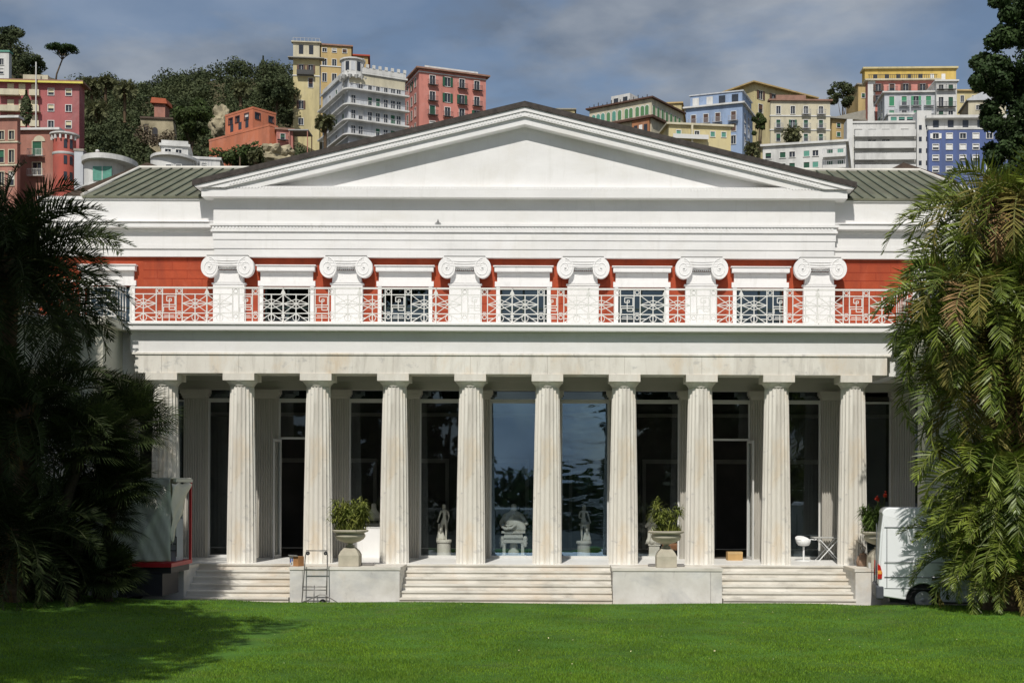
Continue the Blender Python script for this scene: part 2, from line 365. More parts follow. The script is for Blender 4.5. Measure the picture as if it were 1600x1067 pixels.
# glazed bays
GY = 2.56
def bay(i):
    x0, x1 = IX[i] + hw, IX[i + 1] - hw
    kind = {0: 'plain', 1: 'door_l', 2: 'panel', 3: 'plain', 4: 'blue', 5: 'wavy', 6: 'plain', 7: 'door_r', 8: 'plain'}[i]
    g = {'blue': GLASSB, 'wavy': GLASSW}.get(kind, GLASS)
    top = 5.64; fr = MB(); t = 0.055
    z0 = FZ + 0.002
    fr.box(x0 + 0.002, x0 + t, GY, GY + 0.07, z0, top); fr.box(x1 - t, x1 - 0.002, GY, GY + 0.07, z0, top)
    fr.box(x0 + t, x1 - t, GY, GY + 0.07, top - t, top)
    fr.box(x0 + 0.002, x1 - 0.002, GY + 0.01, GY + 0.06, top + 0.001, 5.70)
    zb = z0
    if kind in ('door_l', 'door_r'):
        tz = ZZ(686, GY); fr.box(x0 + t, x1 - t, GY - 0.005, GY + 0.065, tz - 0.03, tz + 0.03)
    elif kind == 'panel':
        fr.box(x0 + t, x1 - t, GY - 0.01, GY + 0.08, ZZ(824, GY) - 0.04, ZZ(824, GY))
    else:
        fr.box(x0 + t, x1 - t, GY, GY + 0.07, z0, z0 + 0.07)
    o = obj('tall_window', fr, WFRAME, villa)
    gm = MB()
    def pane(a, b, c, d, name='pane'):
        q = MB(); q.box(a, b, GY + 0.03, GY + 0.036, c, d); return obj(name, q, g, o)
    if kind.startswith('door'):
        pane(x0 + t, x1 - t, tz + 0.03, top - t)
        hx = x0 + t if kind == 'door_l' else x1 - t
        sg = 1 if kind == 'door_l' else -1
        # open leaf, hinged at the pilaster and swung outwards
        ang = R(-100) if kind == 'door_l' else R(100)
        W = 0.55
        d = MB(); zt = tz - 0.035 - z0
        for (a, b, c, e) in ((0, 0.07, 0, zt), (W - 0.07, W, 0, zt), (0.07, W - 0.07, 0, 0.09), (0.07, W - 0.07, zt - 0.08, zt)):
            aa, bb = (a, b) if sg > 0 else (-b, -a)
            d.box(aa, bb, 0, 0.045, c, e)
        leaf = obj('door', d, WFRAME, o, loc=(hx, GY, z0), rz=ang)
        q = MB(); q.box(*((0.07, W - 0.07) if sg > 0 else (-W + 0.07, -0.07)), 0.018, 0.024, 0.09, zt - 0.08); obj('pane', q, g, leaf)
        q = MB(); q.tube([((W - 0.03) * sg, -0.02, 1.0), ((W - 0.03) * sg, -0.02, 1.14)], 0.012); q.bar(((W - 0.03) * sg, 0, 1.07), ((W - 0.14) * sg, -0.05, 1.07), 0.02)
        obj('handle', q, mat('steel', (0.6, 0.6, 0.6), 0.3, metal=1), leaf)
    elif kind == 'panel':
        zp = ZZ(824, GY)
        q = MB(); q.box(x0 + t, x1 - t, GY, GY + 0.06, z0, zp - 0.041); obj('lower_panel', q, TRIM, o)
        pane(x0 + t, x1 - t, zp, top - t)
    else:
        pane(x0 + t, x1 - t, z0 + 0.07, top - t)
    # glazed band above, dark
    q = MB(); q.box(x0 + 0.002, x1 - 0.002, GY + 0.03, GY + 0.036, 5.702, 5.945); obj('transom_light', q, glassmat('transom_glass', (0.3, 0.33, 0.34), 0.12), o)
for i in range(9): bay(i)
# outermost bays
for (a, b) in ((PX_[0] + hw, IX[0] - hw), (IX[9] + hw, PX_[11] - hw), (IX_END[0], PX_[0] - hw), (PX_[11] + hw, IX_END[1])):
    fr = MB(); fr.box(a, a + 0.05, GY, GY + 0.07, FZ, 5.94); fr.box(b - 0.05, b, GY, GY + 0.07, FZ, 5.94); fr.box(a + 0.05, b - 0.05, GY, GY + 0.07, 5.6, 5.66)
    o = obj('tall_window', fr, WFRAME, villa); q = MB(); q.box(a + 0.05, b - 0.05, GY + 0.03, GY + 0.036, FZ, 5.59); obj('pane', q, GLASS, o)

# room behind the glass
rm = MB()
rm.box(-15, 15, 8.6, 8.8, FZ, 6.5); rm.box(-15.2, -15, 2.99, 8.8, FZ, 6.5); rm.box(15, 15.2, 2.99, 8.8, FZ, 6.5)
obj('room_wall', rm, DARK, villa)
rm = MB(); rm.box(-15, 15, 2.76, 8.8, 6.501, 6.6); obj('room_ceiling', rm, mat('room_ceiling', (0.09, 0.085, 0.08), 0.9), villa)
# inner door openings and wall mouldings glimpsed in the room
RD = mat('room_trim', (0.26, 0.25, 0.22), 0.7)
for px in (445, 552, 665, 790, 925, 1040, 1150, 1262):
    x = XX(px, 8.5); m = MB(); m.box(x - 0.8, x - 0.68, 8.5, 8.597, FZ, 3.9); m.box(x + 0.68, x + 0.8, 8.5, 8.597, FZ, 3.9); m.box(x - 0.8, x + 0.8, 8.5, 8.597, 3.901, 4.05)
    obj('inner_doorway', m, RD, villa)
m = MB(); m.box(-13, 13, 8.45, 8.598, 5.5, 5.62); m.box(-13, 13, 8.35, 8.598, 6.1, 6.22); obj('room_cornice', m, RD, villa)

# ---------------- upper storey ----------------
UY = 2.60           # red wall plane of the centre block
z = lambda py, Y=2.4: ZZ(py, Y)
UX = [XX(356 + 184.65 * i, 2.4) for i in range(6)]
WX = [XX(447.5 + 184.7 * i, 2.6) for i in range(5)]
bx0, bx1 = XX(331, 2.4), XX(1304.5, 2.4)
def wallgrid(mb, x0, x1, y, z0, z1, ops, dep=0.25, T=None):
    T = T or (lambda u, v, d: (u, y + d, v))
    us = sorted(set([x0, x1] + [c for o in ops for c in (o[0], o[1])])); vs = sorted(set([z0, z1] + [c for o in ops for c in (o[2], o[3])]))
    us = [u for u in us if x0 - 1e-6 <= u <= x1 + 1e-6]; vs = [v for v in vs if z0 - 1e-6 <= v <= z1 + 1e-6]
    for a, b in zip(us[:-1], us[1:]):
        for c, d in zip(vs[:-1], vs[1:]):
            mu, mv = (a + b) / 2, (c + d) / 2
            if any(o[0] < mu < o[1] and o[2] < mv < o[3] for o in ops): continue
            mb.quad(T(a, c, 0), T(b, c, 0), T(b, d, 0), T(a, d, 0))
    for o in ops:
        a, b, c, d = o
        mb.quad(T(a, c, 0), T(a, d, 0), T(a, d, dep), T(a, c, dep)); mb.quad(T(b, c, 0), T(b, c, dep), T(b, d, dep), T(b, d, 0))
        mb.quad(T(a, c, 0), T(a, c, dep), T(b, c, dep), T(b, c, 0)); mb.quad(T(a, d, 0), T(b, d, 0), T(b, d, dep), T(a, d, dep))
wh = 73.5 / 2 / sc(2.6); wz0, wz1 = 7.56, ZZ(449, 2.6)
m = MB(); wallgrid(m, bx0 + 0.05, bx1 - 0.05, UY, 7.3, z(403) + 0.02, [(x - wh, x + wh, wz0, wz1) for x in WX])
obj('red_wall', m, RED, villa)
# faint coursing of the red render
def coursing(x0, x1, y, z0, z1, skip):
    m = MB(); zc = z0; r = 0
    while zc < z1:
        segs = [(x0, x1)]
        for (a, b) in skip:
            ns = []
            for (c, d) in segs:
                if b <= c or a >= d: ns.append((c, d)); continue
                if a > c: ns.append((c, a))
                if b < d: ns.append((b, d))
            segs = ns
        for (c, d) in segs:
            m.box(c, d, y - 0.003, y + 0.01, zc, zc + 0.012)
            xx = math.floor(c / 0.9) * 0.9 + (r % 2) * 0.45
            while xx < d:
                if xx > c + .02 and xx + 0.01 < d - .02: m.box(xx, xx + 0.01, y - 0.0025, y + 0.01, zc + 0.0125, min(zc + 0.249, z1))
                xx += 0.9
        zc += 0.25; r += 1
    return obj('coursing', m, mat('red_joint', lin(140, 45, 30), 0.9), villa)
coursing(bx0 + 0.1, bx1 - 0.1, UY, 7.8, z(403) - 0.05, [(x - wh - 0.3, x + wh + 0.3) for x in WX])

def window_up(x, y, ww=wh, cut=None):
    """white surround with hood, dark casement behind"""
    s_ = sc(y); m = MB()
    ow = 85 / 2 / s_
    zt = ZZ(449, y)
    m.box(x - ow, x - ww, y - 0.06, y - 0.002, wz0 + 0.0, zt); m.box(x + ww, x + ow, y - 0.06, y - 0.002, wz0 + 0.0, zt)
    m.box(x - ow - 0.04, x + ow + 0.04, y - 0.075, y - 0.002, zt + 0.001, ZZ(441, y))
    m.box(x - ow + 0.03, x + ow - 0.03, y - 0.06, y - 0.002, ZZ(441, y) + 0.001, ZZ(427, y) - 0.001)
    o = obj('window', m, TRIM, villa)
    m = MB(); m.box(x - 90 / 2 / s_, x + 90 / 2 / s_, y - 0.20, y - 0.002, ZZ(426.5, y), ZZ(419, y)); m.box(x - 94 / 2 / s_, x + 94 / 2 / s_, y - 0.23, y - 0.002, ZZ(419, y) + 0.001, ZZ(417, y))
    bevel(obj('hood', m, TRIM, o), 0.012, 2)
    m = MB(); fy = y + 0.16
    dk = mat('dark_green_frame', (0.02, 0.035, 0.032), 0.5)
    for a in (-ww, -0.03, ww - 0.06): m.box(x + a, x + a + 0.06, fy, fy + 0.05, wz0, zt)
    for zc in (wz0, zt - 0.06, (wz0 + zt) / 2 + 0.1): m.box(x - ww, x + ww, fy + 0.005, fy + 0.045, zc, zc + 0.05)
    obj('frame', m, dk, o)
    m = MB(); m.box(x - ww, x + ww, fy + 0.055, fy + 0.06, wz0, zt); obj('pane', m, GLASSU, o)
    m = MB(); m.box(x - ww, x + ww, fy + 0.3, fy + 0.32, wz0, zt); obj('window_backing', m, mat('window_backing', (0.03, 0.035, 0.035), 0.9), o)  # flat near-black sheet closing the opening behind the pane
for x in WX: window_up(x, UY)

# upper entablature (centre)
m = MB()
for a, b, yy in ((403, 390, 2.42), (390, 376, 2.40), (376, 364, 2.38)):
    m.box(bx0 + (yy - 2.38), bx1 - (yy - 2.38), yy, 2.9, z(a) + 0.001, z(b))
obj('upper_architrave', m, STUCCO, villa)
m = MB(); m.box(bx0 - 0.05, bx1 + 0.05, 2.335, 2.9, z(364) + 0.002, z(360.5)); m.box(bx0 - 0.08, bx1 + 0.08, 2.315, 2.9, z(355) + 0.001, z(351))
m.box(bx0 - 0.02, bx1 + 0.02, 2.36, 2.9, z(360.5) + 0.001, z(355))
md = obj('moulding', m, TRIM, villa)
m = MB(); xx = bx0
while xx < bx1 - 0.05:
    m.box(xx, xx + 0.055, 2.335, 2.359, z(360), z(355.6)); xx += 0.1
obj('bead_course', m, TRIM, md)
m = MB(); m.box(bx0 + 0.02, bx1 - 0.02, 2.40, 2.9, z(351) + 0.002, z(309)); obj('upper_frieze', m, STUCCO, villa)
# horizontal cornice
hx0, hx1 = XX(313, 2.12), XX(1322.5, 2.12)
m = MB(); m.box(hx0, hx1, 2.12, 2.9, ZZ(309, 2.12), ZZ(297, 2.12)); m.box(hx0 + 0.03, hx1 - 0.03, 2.15, 2.9, ZZ(297, 2.12) + 0.001, ZZ(292, 2.12))
hc = obj('horizontal_cornice', m, STUCCO, villa)
m = MB(); xx = hx0 + 0.1
while xx < hx1 - 0.1:
    m.box(xx, xx + 0.05, 2.125, 2.149, ZZ(296.6, 2.12), ZZ(293, 2.12)); xx += 0.095
obj('dentil_course', m, TRIM, hc)
# pediment
AX = XX(818, 2.1); AZ0 = ZZ(160, 2.1); SL = 0.2405; HW = 518 / sc(2.1)
def rake(y0, y1, top, bot, hw, name, mt, par=villa):
    """two sloping strips, top/bot = vertical offsets below the roof line"""
    m = MB()
    for sg in (-1, 1):
        zm = 11.89
        pts = [(AX, AZ0 - top), (AX + sg * hw, AZ0 - top - SL * hw)]
        zb = AZ0 - bot - SL * hw
        if zb < zm:
            if AZ0 - top - SL * hw < zm: pts[1] = (AX + sg * (AZ0 - top - zm) / SL, zm)
            else: pts.append((AX + sg * (hw - .03), zm))
            pts.append((AX + sg * (AZ0 - bot - zm) / SL, zm))
        else: pts.append((AX + sg * hw, zb))
        pts.append((AX, AZ0 - bot))
        if sg > 0: pts = pts[::-1]
        m.prism(pts, y0, y1)
    return obj(name, m, mt, par, fix=True)
pr = rake(1.98, 14, 0.0, 0.16, HW, 'pediment_roof', DKTILE)
rake(2.02, 2.9, 0.162, 0.28, HW - 0.05, 'raking_sima', TRIM)
r2 = rake(2.055, 2.9, 0.282, 0.42, HW - 0.12, 'raking_bed', TRIM)
rake(2.135, 2.9, 0.422, 0.64, HW - 0.18, 'raking_corona', STUCCO)
m = MB()
for sg in (-1, 1):
    t = 0.1
    while t < HW - 1.1:
        xa, xb = AX + sg * t, AX + sg * (t + 0.05); za, zb = AZ0 - SL * t, AZ0 - SL * (t + 0.05)
        pts = [(xa, za - 0.31), (xb, zb - 0.31), (xb, zb - 0.385), (xa, za - 0.385)]
        if sg > 0: pts = pts[::-1]
        m.prism(pts, 2.04, 2.0545); t += 0.095
obj('dentil_band', m, TRIM, r2, fix=True)
m = MB(); hw2 = HW - 0.5
m.prism([(AX - hw2, ZZ(300, 2.45)), (AX + hw2, ZZ(300, 2.45)), (AX + hw2, AZ0 - 0.3 - SL * hw2), (AX, AZ0 - 0.3), (AX - hw2, AZ0 - 0.3 - SL * hw2)], 2.46, 2.9)
obj('tympanum', m, STUCCO, villa)
# round snow guards along the roof edge
# ionic pilasters
def volute(mb, cx, cz, r, y, sg):
    n = 28
    mb.prism([(cx + .83 * r * math.cos(2 * math.pi * k / n), cz + r * math.sin(2 * math.pi * k / n)) for k in range(n)], y, y + 0.2)
    pts = []; turns = 1.7; K = 60
    for k in range(K + 1):
        t = k / K; a = math.pi / 2 - sg * 2 * math.pi * turns * t * -1; rr = r * (0.93 - 0.8 * t)
        pts.append((cx + .83 * rr * math.cos(a), y - 0.006, cz + rr * math.sin(a)))
    mb.tube(pts, [0.013 - 0.006 * k / K for k in range(K + 1)], 6)
    mb.lathe([(r * 0.12, 0), (r * 0.1, 0.02)], (cx, y, cz), 10)
px_ = 24.5 / sc(2.4)
for x in UX:
    m = MB(); m.box(x - px_, x + px_, 2.42, 2.599, 7.3, z(446)); m.box(x - px_ - 0.035, x + px_ + 0.035, 2.40, 2.599, z(446) + 0.001, z(443.5))
    o = obj('ionic_pilaster', m, STUCCO, villa)
    m = MB(); zt, zb = z(403), z(443)
    # necking that spreads
    m.prism([(x - px_ + 0.03, zb), (x + px_ - 0.03, zb), (x + px_ - 0.05, zb + 0.25), (x + px_ - 0.12, zb + 0.36), (x - px_ + 0.12, zb + 0.36), (x - px_ + 0.05, zb + 0.25)], 2.40, 2.59)
    r = 0.305; cz = zt - 0.02 - r; dx = 0.53
    for sg in (-1, 1): volute(m, x + sg * dx, cz, r, 2.24, sg)
    pts = [(x - dx, zt - 0.055), (x - dx, cz + 0.06)] + [(x + u, cz + 0.045 - 0.05 * math.cos(u / dx * math.pi / 2)) for u in np.linspace(-dx * .9, dx * .9, 9)] + [(x + dx, cz + 0.06), (x + dx, zt - 0.055)]
    m.prism(pts, 2.25, 2.589)
    jm = MB(); jm.box(x - 0.61, x + 0.61, 2.236, 2.40, zt - 0.001, zt + 0.022); obj('capital_joint', jm, mat('grey_joint', (.22, .22, .21), .9), o)
    for k in range(3):
        zz_ = zt - 0.11 - 0.075 * k
        m.tube([(x + u, 2.241, zz_ - 0.03 * math.cos(u / dx * math.pi / 2)) for u in np.linspace(-dx, dx, 9)], 0.012, 6)
    m.prism([(x - 0.70, zt - 0.16), (x + 0.70, zt - 0.16), (x + 0.64, zt - 0.045), (x + 0.60, zt - 0.003), (x - 0.60, zt - 0.003), (x - 0.64, zt - 0.045)], 2.243, 2.587)
    for k in range(9): # egg and dart
        m.lathe([(0.001, -0.045), (0.028, -0.02), (0.03, 0.01), (0.02, 0.03)], (x - 0.24 + 0.06 * k, 2.33, cz - 0.03), 8)
    obj('ionic_capital', m, TRIM, o, fix=True)

# wings (set back)
WY = 2.78
zw = lambda py: ZZ(py, WY)
for sg in (-1, 1):
    x0, x1 = (XX(60, WY), bx0 + 0.04) if sg < 0 else (bx1 - 0.04, XX(1530, WY))
    wx = XX(168, WY) if sg < 0 else XX(1467, WY)
    m = MB(); wallgrid(m, x0, x1, WY, 7.3, zw(404), [(wx - wh, wx + wh, wz0, ZZ(449, WY))]); obj('wing_wall', m, RED, villa)
    coursing(x0, x1, WY, 7.8, zw(405), [(wx - wh - 0.35, wx + wh + 0.35)])
    window_up(wx, WY)
    m = MB(); m.box(x0, x1, WY - 0.10, WY + 0.3, zw(404) + 0.001, zw(392)); m.box(x0, x1, WY - 0.14, WY + 0.3, zw(392) + 0.001, zw(386)); m.box(x0, x1, WY - 0.12, WY + 0.3, zw(386) + 0.001, zw(366))
    obj('wing_architrave', m, STUCCO, villa)
    m = MB(); m.box(x0, x1, WY - 0.32, WY + 0.3, zw(361), zw(353)); m.box(x0, x1, WY - 0.13, WY + 0.3, zw(366) + 0.001, zw(361) - 0.001); m.box(x0, x1, WY - 0.36, WY + 0.3, zw(353) + 0.001, zw(351)); bevel(obj('wing_cornice', m, TRIM, villa), 0.012, 1)
    m = MB(); m.box(x0, x1, WY - 0.1, WY + 0.3, zw(351) + 0.001, zw(316)); m.box(x0, x1, WY - 0.14, WY + 0.3, zw(316) + 0.001, zw(311)); obj('wing_attic', m, STUCCO, villa)
    # metal roof with standing seams
    ze, zr, yr = zw(310.5), ZZ(266, 8.0), 8.0
    ye = WY - 0.16
    if sg < 0:
        e0, e1 = XX(127, ye), XX(338, ye); r0, r1 = XX(216, yr), XX(420, yr)
        eb = (XX(60, 13.0), 13.0)
    else:
        e0, e1 = XX(1310, ye), XX(1545, ye); r0, r1 = XX(1240, yr), XX(1436, yr)
    m = MB(); m.quad((e0, ye, ze), (e1, ye, ze), (r1, yr, zr), (r0, yr, zr))
    if sg < 0: m.add([(e0, ye, ze), (r0, yr, zr), (e0, 14, ze)], [(0, 1, 2)])
    else: m.add([(e1, ye, ze), (e1, 14, ze), (r1, yr, zr)], [(0, 1, 2)])
    m.quad((r0, yr, zr), (r1, yr, zr), (e1, 14, ze), (e0, 14, ze))
    m.box(min(e0, e1), max(e0, e1), ye - 0.01, ye + 0.03, ze - 0.06, ze)
    ro = obj('metal_roof', m, GREENROOF, villa)
    m = MB(); n = 17 if sg > 0 else 13
    xs = np.arange(e0, e1, 0.35)
    for xq in xs:     # seams run straight up the slope
        # end at ridge or at hip
        t = 1.0
        if sg < 0 and xq < r0: t = (xq - e0) / (r0 - e0)
        if sg > 0 and xq > r1: t = (e1 - xq) / (e1 - r1)
        if t > 0.05: m.bar((xq, ye, ze + 0.025), (xq, ye + (yr - ye) * t, ze + (zr - ze) * t + 0.025), 0.03, 0.05)
    obj('seam', m, mat('seam_green', (0.085, 0.10, 0.07), 0.7), ro)
    m = MB(); m.tube([(r0, yr, zr + 0.03), (r1, yr, zr + 0.03)], 0.07, 8); xx = r0
    m.tube([(e0 if sg < 0 else e1, ye, ze + 0.02), (r0 if sg < 0 else r1, yr, zr + 0.03)], 0.06, 8)
    obj('ridge_cap', m, mat('ridge_white', (0.62, 0.6, 0.54), 0.7), ro)
# brown tiled roofs seen behind the wings
def gable(pa, pb, pc_, Y, dep):
    a, b, c = P(*pa, Y), P(*pb, Y), P(*pc_, Y); m = MB(); t = 0.28
    m.prism([(a.x, a.z - t), (b.x, b.z - t), (b.x, b.z), (a.x, a.z)], Y, Y + dep); m.prism([(b.x, b.z - t), (c.x, c.z - t), (c.x, c.z), (b.x, b.z)], Y, Y + dep)
    o = obj('tiled_roof', m, BRTILE, villa)
    m = MB(); m.prism([(a.x, a.z - 3), (c.x, c.z - 3), (c.x, c.z - t - 0.01), (b.x, b.z - t - 0.01), (a.x, a.z - t - 0.01)], Y + 0.12, Y + dep - 0.1); obj('gable_wall', m, STUCCO, o)
    return o
gable((100, 304), (230, 254), (300, 276), 8.6, 6)
gable((1370, 275), (1412, 254), (1495, 282), 14.2, 4)
# lightning rods / small bolts on the pediment roof ridge: omitted, not legible

# ---------------- balustrade ----------------
bp = MB(); BY = 0.0; H0, H1 = 0.0, 0.965; a_, Pm = 0.357, 119.25 / sc(0)
t = 0.026
def hb(x0, x1, zz_, w_=t): bp.box(x0, x1, -w_ / 2, w_ / 2, zz_ - w_ / 2, zz_ + w_ / 2)
def vb(x, z0, z1, w_=t): bp.box(x - w_ / 2, x + w_ / 2, -w_ / 2 - .0007, w_ / 2 + .0007, z0, z1)
hp = Pm / 2
hb(-hp, hp, H1, 0.045); hb(-hp, hp, 0.03, 0.035); hb(-hp, hp, 0.79); hb(-hp, hp, 0.27)
vb(-hp, 0, H1, 0.034)
for s_ in (-1, 1):
    vb(s_ * a_, 0.03, H1); vb(s_ * (a_ - 0.17), 0.03, H1)
    # small rings between rails
    for zc in (0.875, 0.18, 0.21):
        if zc == 0.21: continue
        ring = [(s_ * (a_ - 0.085) + 0.055 * math.cos(2 * math.pi * k / 12), 0, zc + 0.055 * math.sin(2 * math.pi * k / 12)) for k in range(13)]
        bp.tube(ring, 0.013, 5)
    bp.box(s_ * (a_ - 0.085) - 0.05, s_ * (a_ - 0.085) + 0.05, -0.006, 0.006, 0.30, 0.32)
    # star panel
    xa, xb = s_ * a_, s_ * hp; xm = (xa + xb) / 2
    vb(xm, 0.03, 0.79); hb(min(xa, xb), max(xa, xb), 0.53)
    for (p, q) in (((xa, 0.27), (xb, 0.79)), ((xa, 0.79), (xb, 0.27)), ((xa, 0.53), (xm, 0.66)), ((xb, 0.53), (xm, 0.66)), ((xa, 0.53), (xm, 0.40)), ((xb, 0.53), (xm, 0.40))):
        bp.bar((p[0], 0, p[1]), (q[0], 0, q[1]), 0.020, 0.016)
    for (p, q) in (((xa, 0.03), (xm, 0.27)), ((xm, 0.27), (xb, 0.03)), ((xa, 0.15), (xa + (xm - xa) * .5, 0.15)), ((xb, 0.15), (xb + (xm - xb) * .5, 0.15))):
        bp.bar((p[0], 0, p[1]), (q[0], 0, q[1]), 0.022, 0.016)
    bp.tube([(xm + 0.09 * math.cos(u), 0, 0.15 + 0.09 * math.sin(u)) for u in np.linspace(0, 2 * math.pi, 13)], 0.011, 5)
# palmette finial on the post
bp.prism([(-hp - 0.07, 0.79), (-hp + 0.07, 0.79), (-hp + 0.045, 0.86), (-hp, 0.94), (-hp - 0.045, 0.86)], -0.016, 0.016)
bp.prism([(-hp - 0.05, 0.21), (-hp, 0.12), (-hp + 0.05, 0.21), (-hp, 0.27)], -0.016, 0.016)
# greek key
k0 = a_ - 0.17
key = [(-k0 + .03, .30), (-k0 + .03, .44), (k0 - .03, .44), (k0 - .03, .36), (0, .36), (0, .72 - .06), (0.06, .66), (0.06, .60), (-0.07, .60), (-0.07, .73), (k0 - .03, .73), (k0 - .03, .50), (-k0, .50)]
for p, q in zip(key[:-1], key[1:]): bp.bar((p[0], 0, p[1]), (q[0], 0, q[1]), 0.022, 0.016)
for p, q in (((-k0 + .03, .15), (k0 - .03, .15)), ((0, .03), (0, .27)), ((-k0 + .05, .20), (k0 - .05, .20))): bp.bar((p[0], 0, p[1]), (q[0], 0, q[1]), 0.020, 0.016)
bm_ = bp.mesh('balustrade_panel', IRON)
for i in range(-2, 12):
    y = -0.5 if 0 <= i <= 9 else -1.65
    link('balustrade_panel', bm_, villa, (XX(263.5 + 119.25 * i, -0.5), y, 7.565))
# side returns of the railing
for xx in (xl - 0.1, xr + 0.1):
    m = MB()
    for zc in (0.03, .27, .79, .965): m.box(xx - .015, xx + .015, -1.6, -0.5, 7.565 + zc - .013, 7.565 + zc + .013)
    for yy in np.linspace(-1.6, -.5, 6): m.box(xx - .012, xx + .012, yy - .012, yy + .012, 7.565, 8.53)
    obj('balustrade_return', m, IRON, villa)
# bird-shaped bracket on the moulding above the third capital
m = MB(); bx, bz = XX(683, 2.3), z(350.6)
m.prism([(bx - .09, bz), (bx - .03, bz + .03), (bx, bz + .13), (bx + .03, bz + .03), (bx + .09, bz)], 2.28, 2.31); obj('roof_spike', m, mat('grey_metal', (0.15, 0.15, 0.15)), villa)
# ---------------- ground ----------------
GRAVEL = mat('gravel_drive', (0.33, 0.31, 0.27), 0.95, 0.2, 12, 0.4, 60)
m = MB(); m.quad((-1500, -1500, -0.01), (1500, -1500, -0.01), (1500, 3000, -0.01), (-1500, 3000, -0.01))
tag(obj('ground', m, GRAVEL), kind='structure')
def lawn_z(x, y):
    return 0.10 + 0.055 * np.maximum(0, -4.5 - x) * np.clip((-y - 2.6) / 1.0, 0, 1) + 0.14 * np.clip((x - 8) / 2, 0, 1) * np.clip((-y - 3.0) / 1.2, 0, 1) + 0.02 * np.sin(x * .7) * np.sin(y * .5)
def lawn_edge(x):   # far edge of the lawn towards the villa
    return -2.75 - 1.6 * np.clip((x - 8.6) / 1.2, 0, 1) - 1.9 * np.clip((-6.6 - x) / 1.6, 0, 1)
LAWN = mat('lawn_turf', (0.055, 0.135, 0.014), 0.9, 0.35, 0.5, 0.3, 50, stains=(((.10, .12, .03), .9, .55, .7, .6, (1, 1, 1)),))
xs = np.linspace(-45, 45, 91); ys = np.concatenate([np.linspace(-2.75, -18, 40), np.linspace(-18.6, -21, 4)])
m = MB(); V = []
for y in ys:
    for x in xs:
        y2 = y + (lawn_edge(x) + 2.75) * max(0, (y + 18) / 15.25); V.append((x, y2, float(lawn_z(x, y2))))
nx = len(xs)
m.add(V, [(j * nx + i, (j + 1) * nx + i, (j + 1) * nx + i + 1, j * nx + i + 1) for j in range(len(ys) - 1) for i in range(nx - 1)])
for i in range(nx - 1):
    ea, eb = float(lawn_edge(xs[i])), float(lawn_edge(xs[i + 1])); m.quad((xs[i], ea, -0.05), (xs[i + 1], eb, -0.05), (xs[i + 1], eb, float(lawn_z(xs[i + 1], eb))), (xs[i], ea, float(lawn_z(xs[i], ea))))
tag(obj('lawn', m, LAWN, smooth=True), kind='structure')
m = MB(); m.quad((-60, -130, .07), (60, -130, .07), (60, -20.9, .07), (-60, -20.9, .07)); tag(obj('added_dark_ground', m, mat('added_dark_ground_mat', (.03, .03, .018), .95, .3, 2)), kind='structure')  # unseen dark ground, added to keep glass reflections and bounce light dark
# grass blades
rg = np.random.default_rng(3)
def blades(n, y0, y1, hmin, hmax, wd):
    # more blades nearer the camera so that the picture density stays even
    u = rg.random(n); d0, d1 = y1 - YC, y0 - YC
    d = 1.0 / (1 / d1 + u * (1 / d0 - 1 / d1)); y = YC + d
    half0 = -(VX + 30) / F * d - 2.5; half1 = (1600 - VX + 30) / F * d + 2.5
    x = XC + half0 + rg.random(n) * (half1 - half0)
    ke = y < lawn_edge(x); x, y, d = x[ke], y[ke], d[ke]; n = len(x)
    # clumpy height
    hh = (hmin + (hmax - hmin) * rg.random(n)) * (0.75 + 0.35 * np.sin(x * 2.1 + np.sin(y * 1.7) * 2) * np.sin(y * 2.3))
    z = lawn_z(x, y) - 0.004; a = rg.random(n) * math.pi; lx = rg.normal(0, 0.35, n) * hh; ly = rg.normal(0, 0.35, n) * hh
    V = np.zeros((n, 3, 3)); w2 = wd / 2
    V[:, 0] = np.stack([x - np.cos(a) * w2, y - np.sin(a) * w2, z], 1); V[:, 1] = np.stack([x + np.cos(a) * w2, y + np.sin(a) * w2, z], 1)
    V[:, 2] = np.stack([x + lx, y + ly, z + hh], 1); return V
GR = mat('grass_blade', (0.19, 0.31, 0.024), 0.6, 0.3, 0.45, island=0.6, trans=0.3, spec=0.2, col2=(0.11, 0.215, 0.018), stains=(((.20, .26, .05), 1.3, .52, .68, .55, (1, .6, 1)), ((.07, .15, .02), .5, .5, .66, .55, (1, .5, 1))))
V = np.concatenate([blades(520000, -2.8, -18.3, 0.025, 0.06, 0.012)])
o = link('grass', polymesh('grass', V, 3, GR)); tag(o, 'short bright green mown grass in front of the villa', 'grass', kind='stuff')

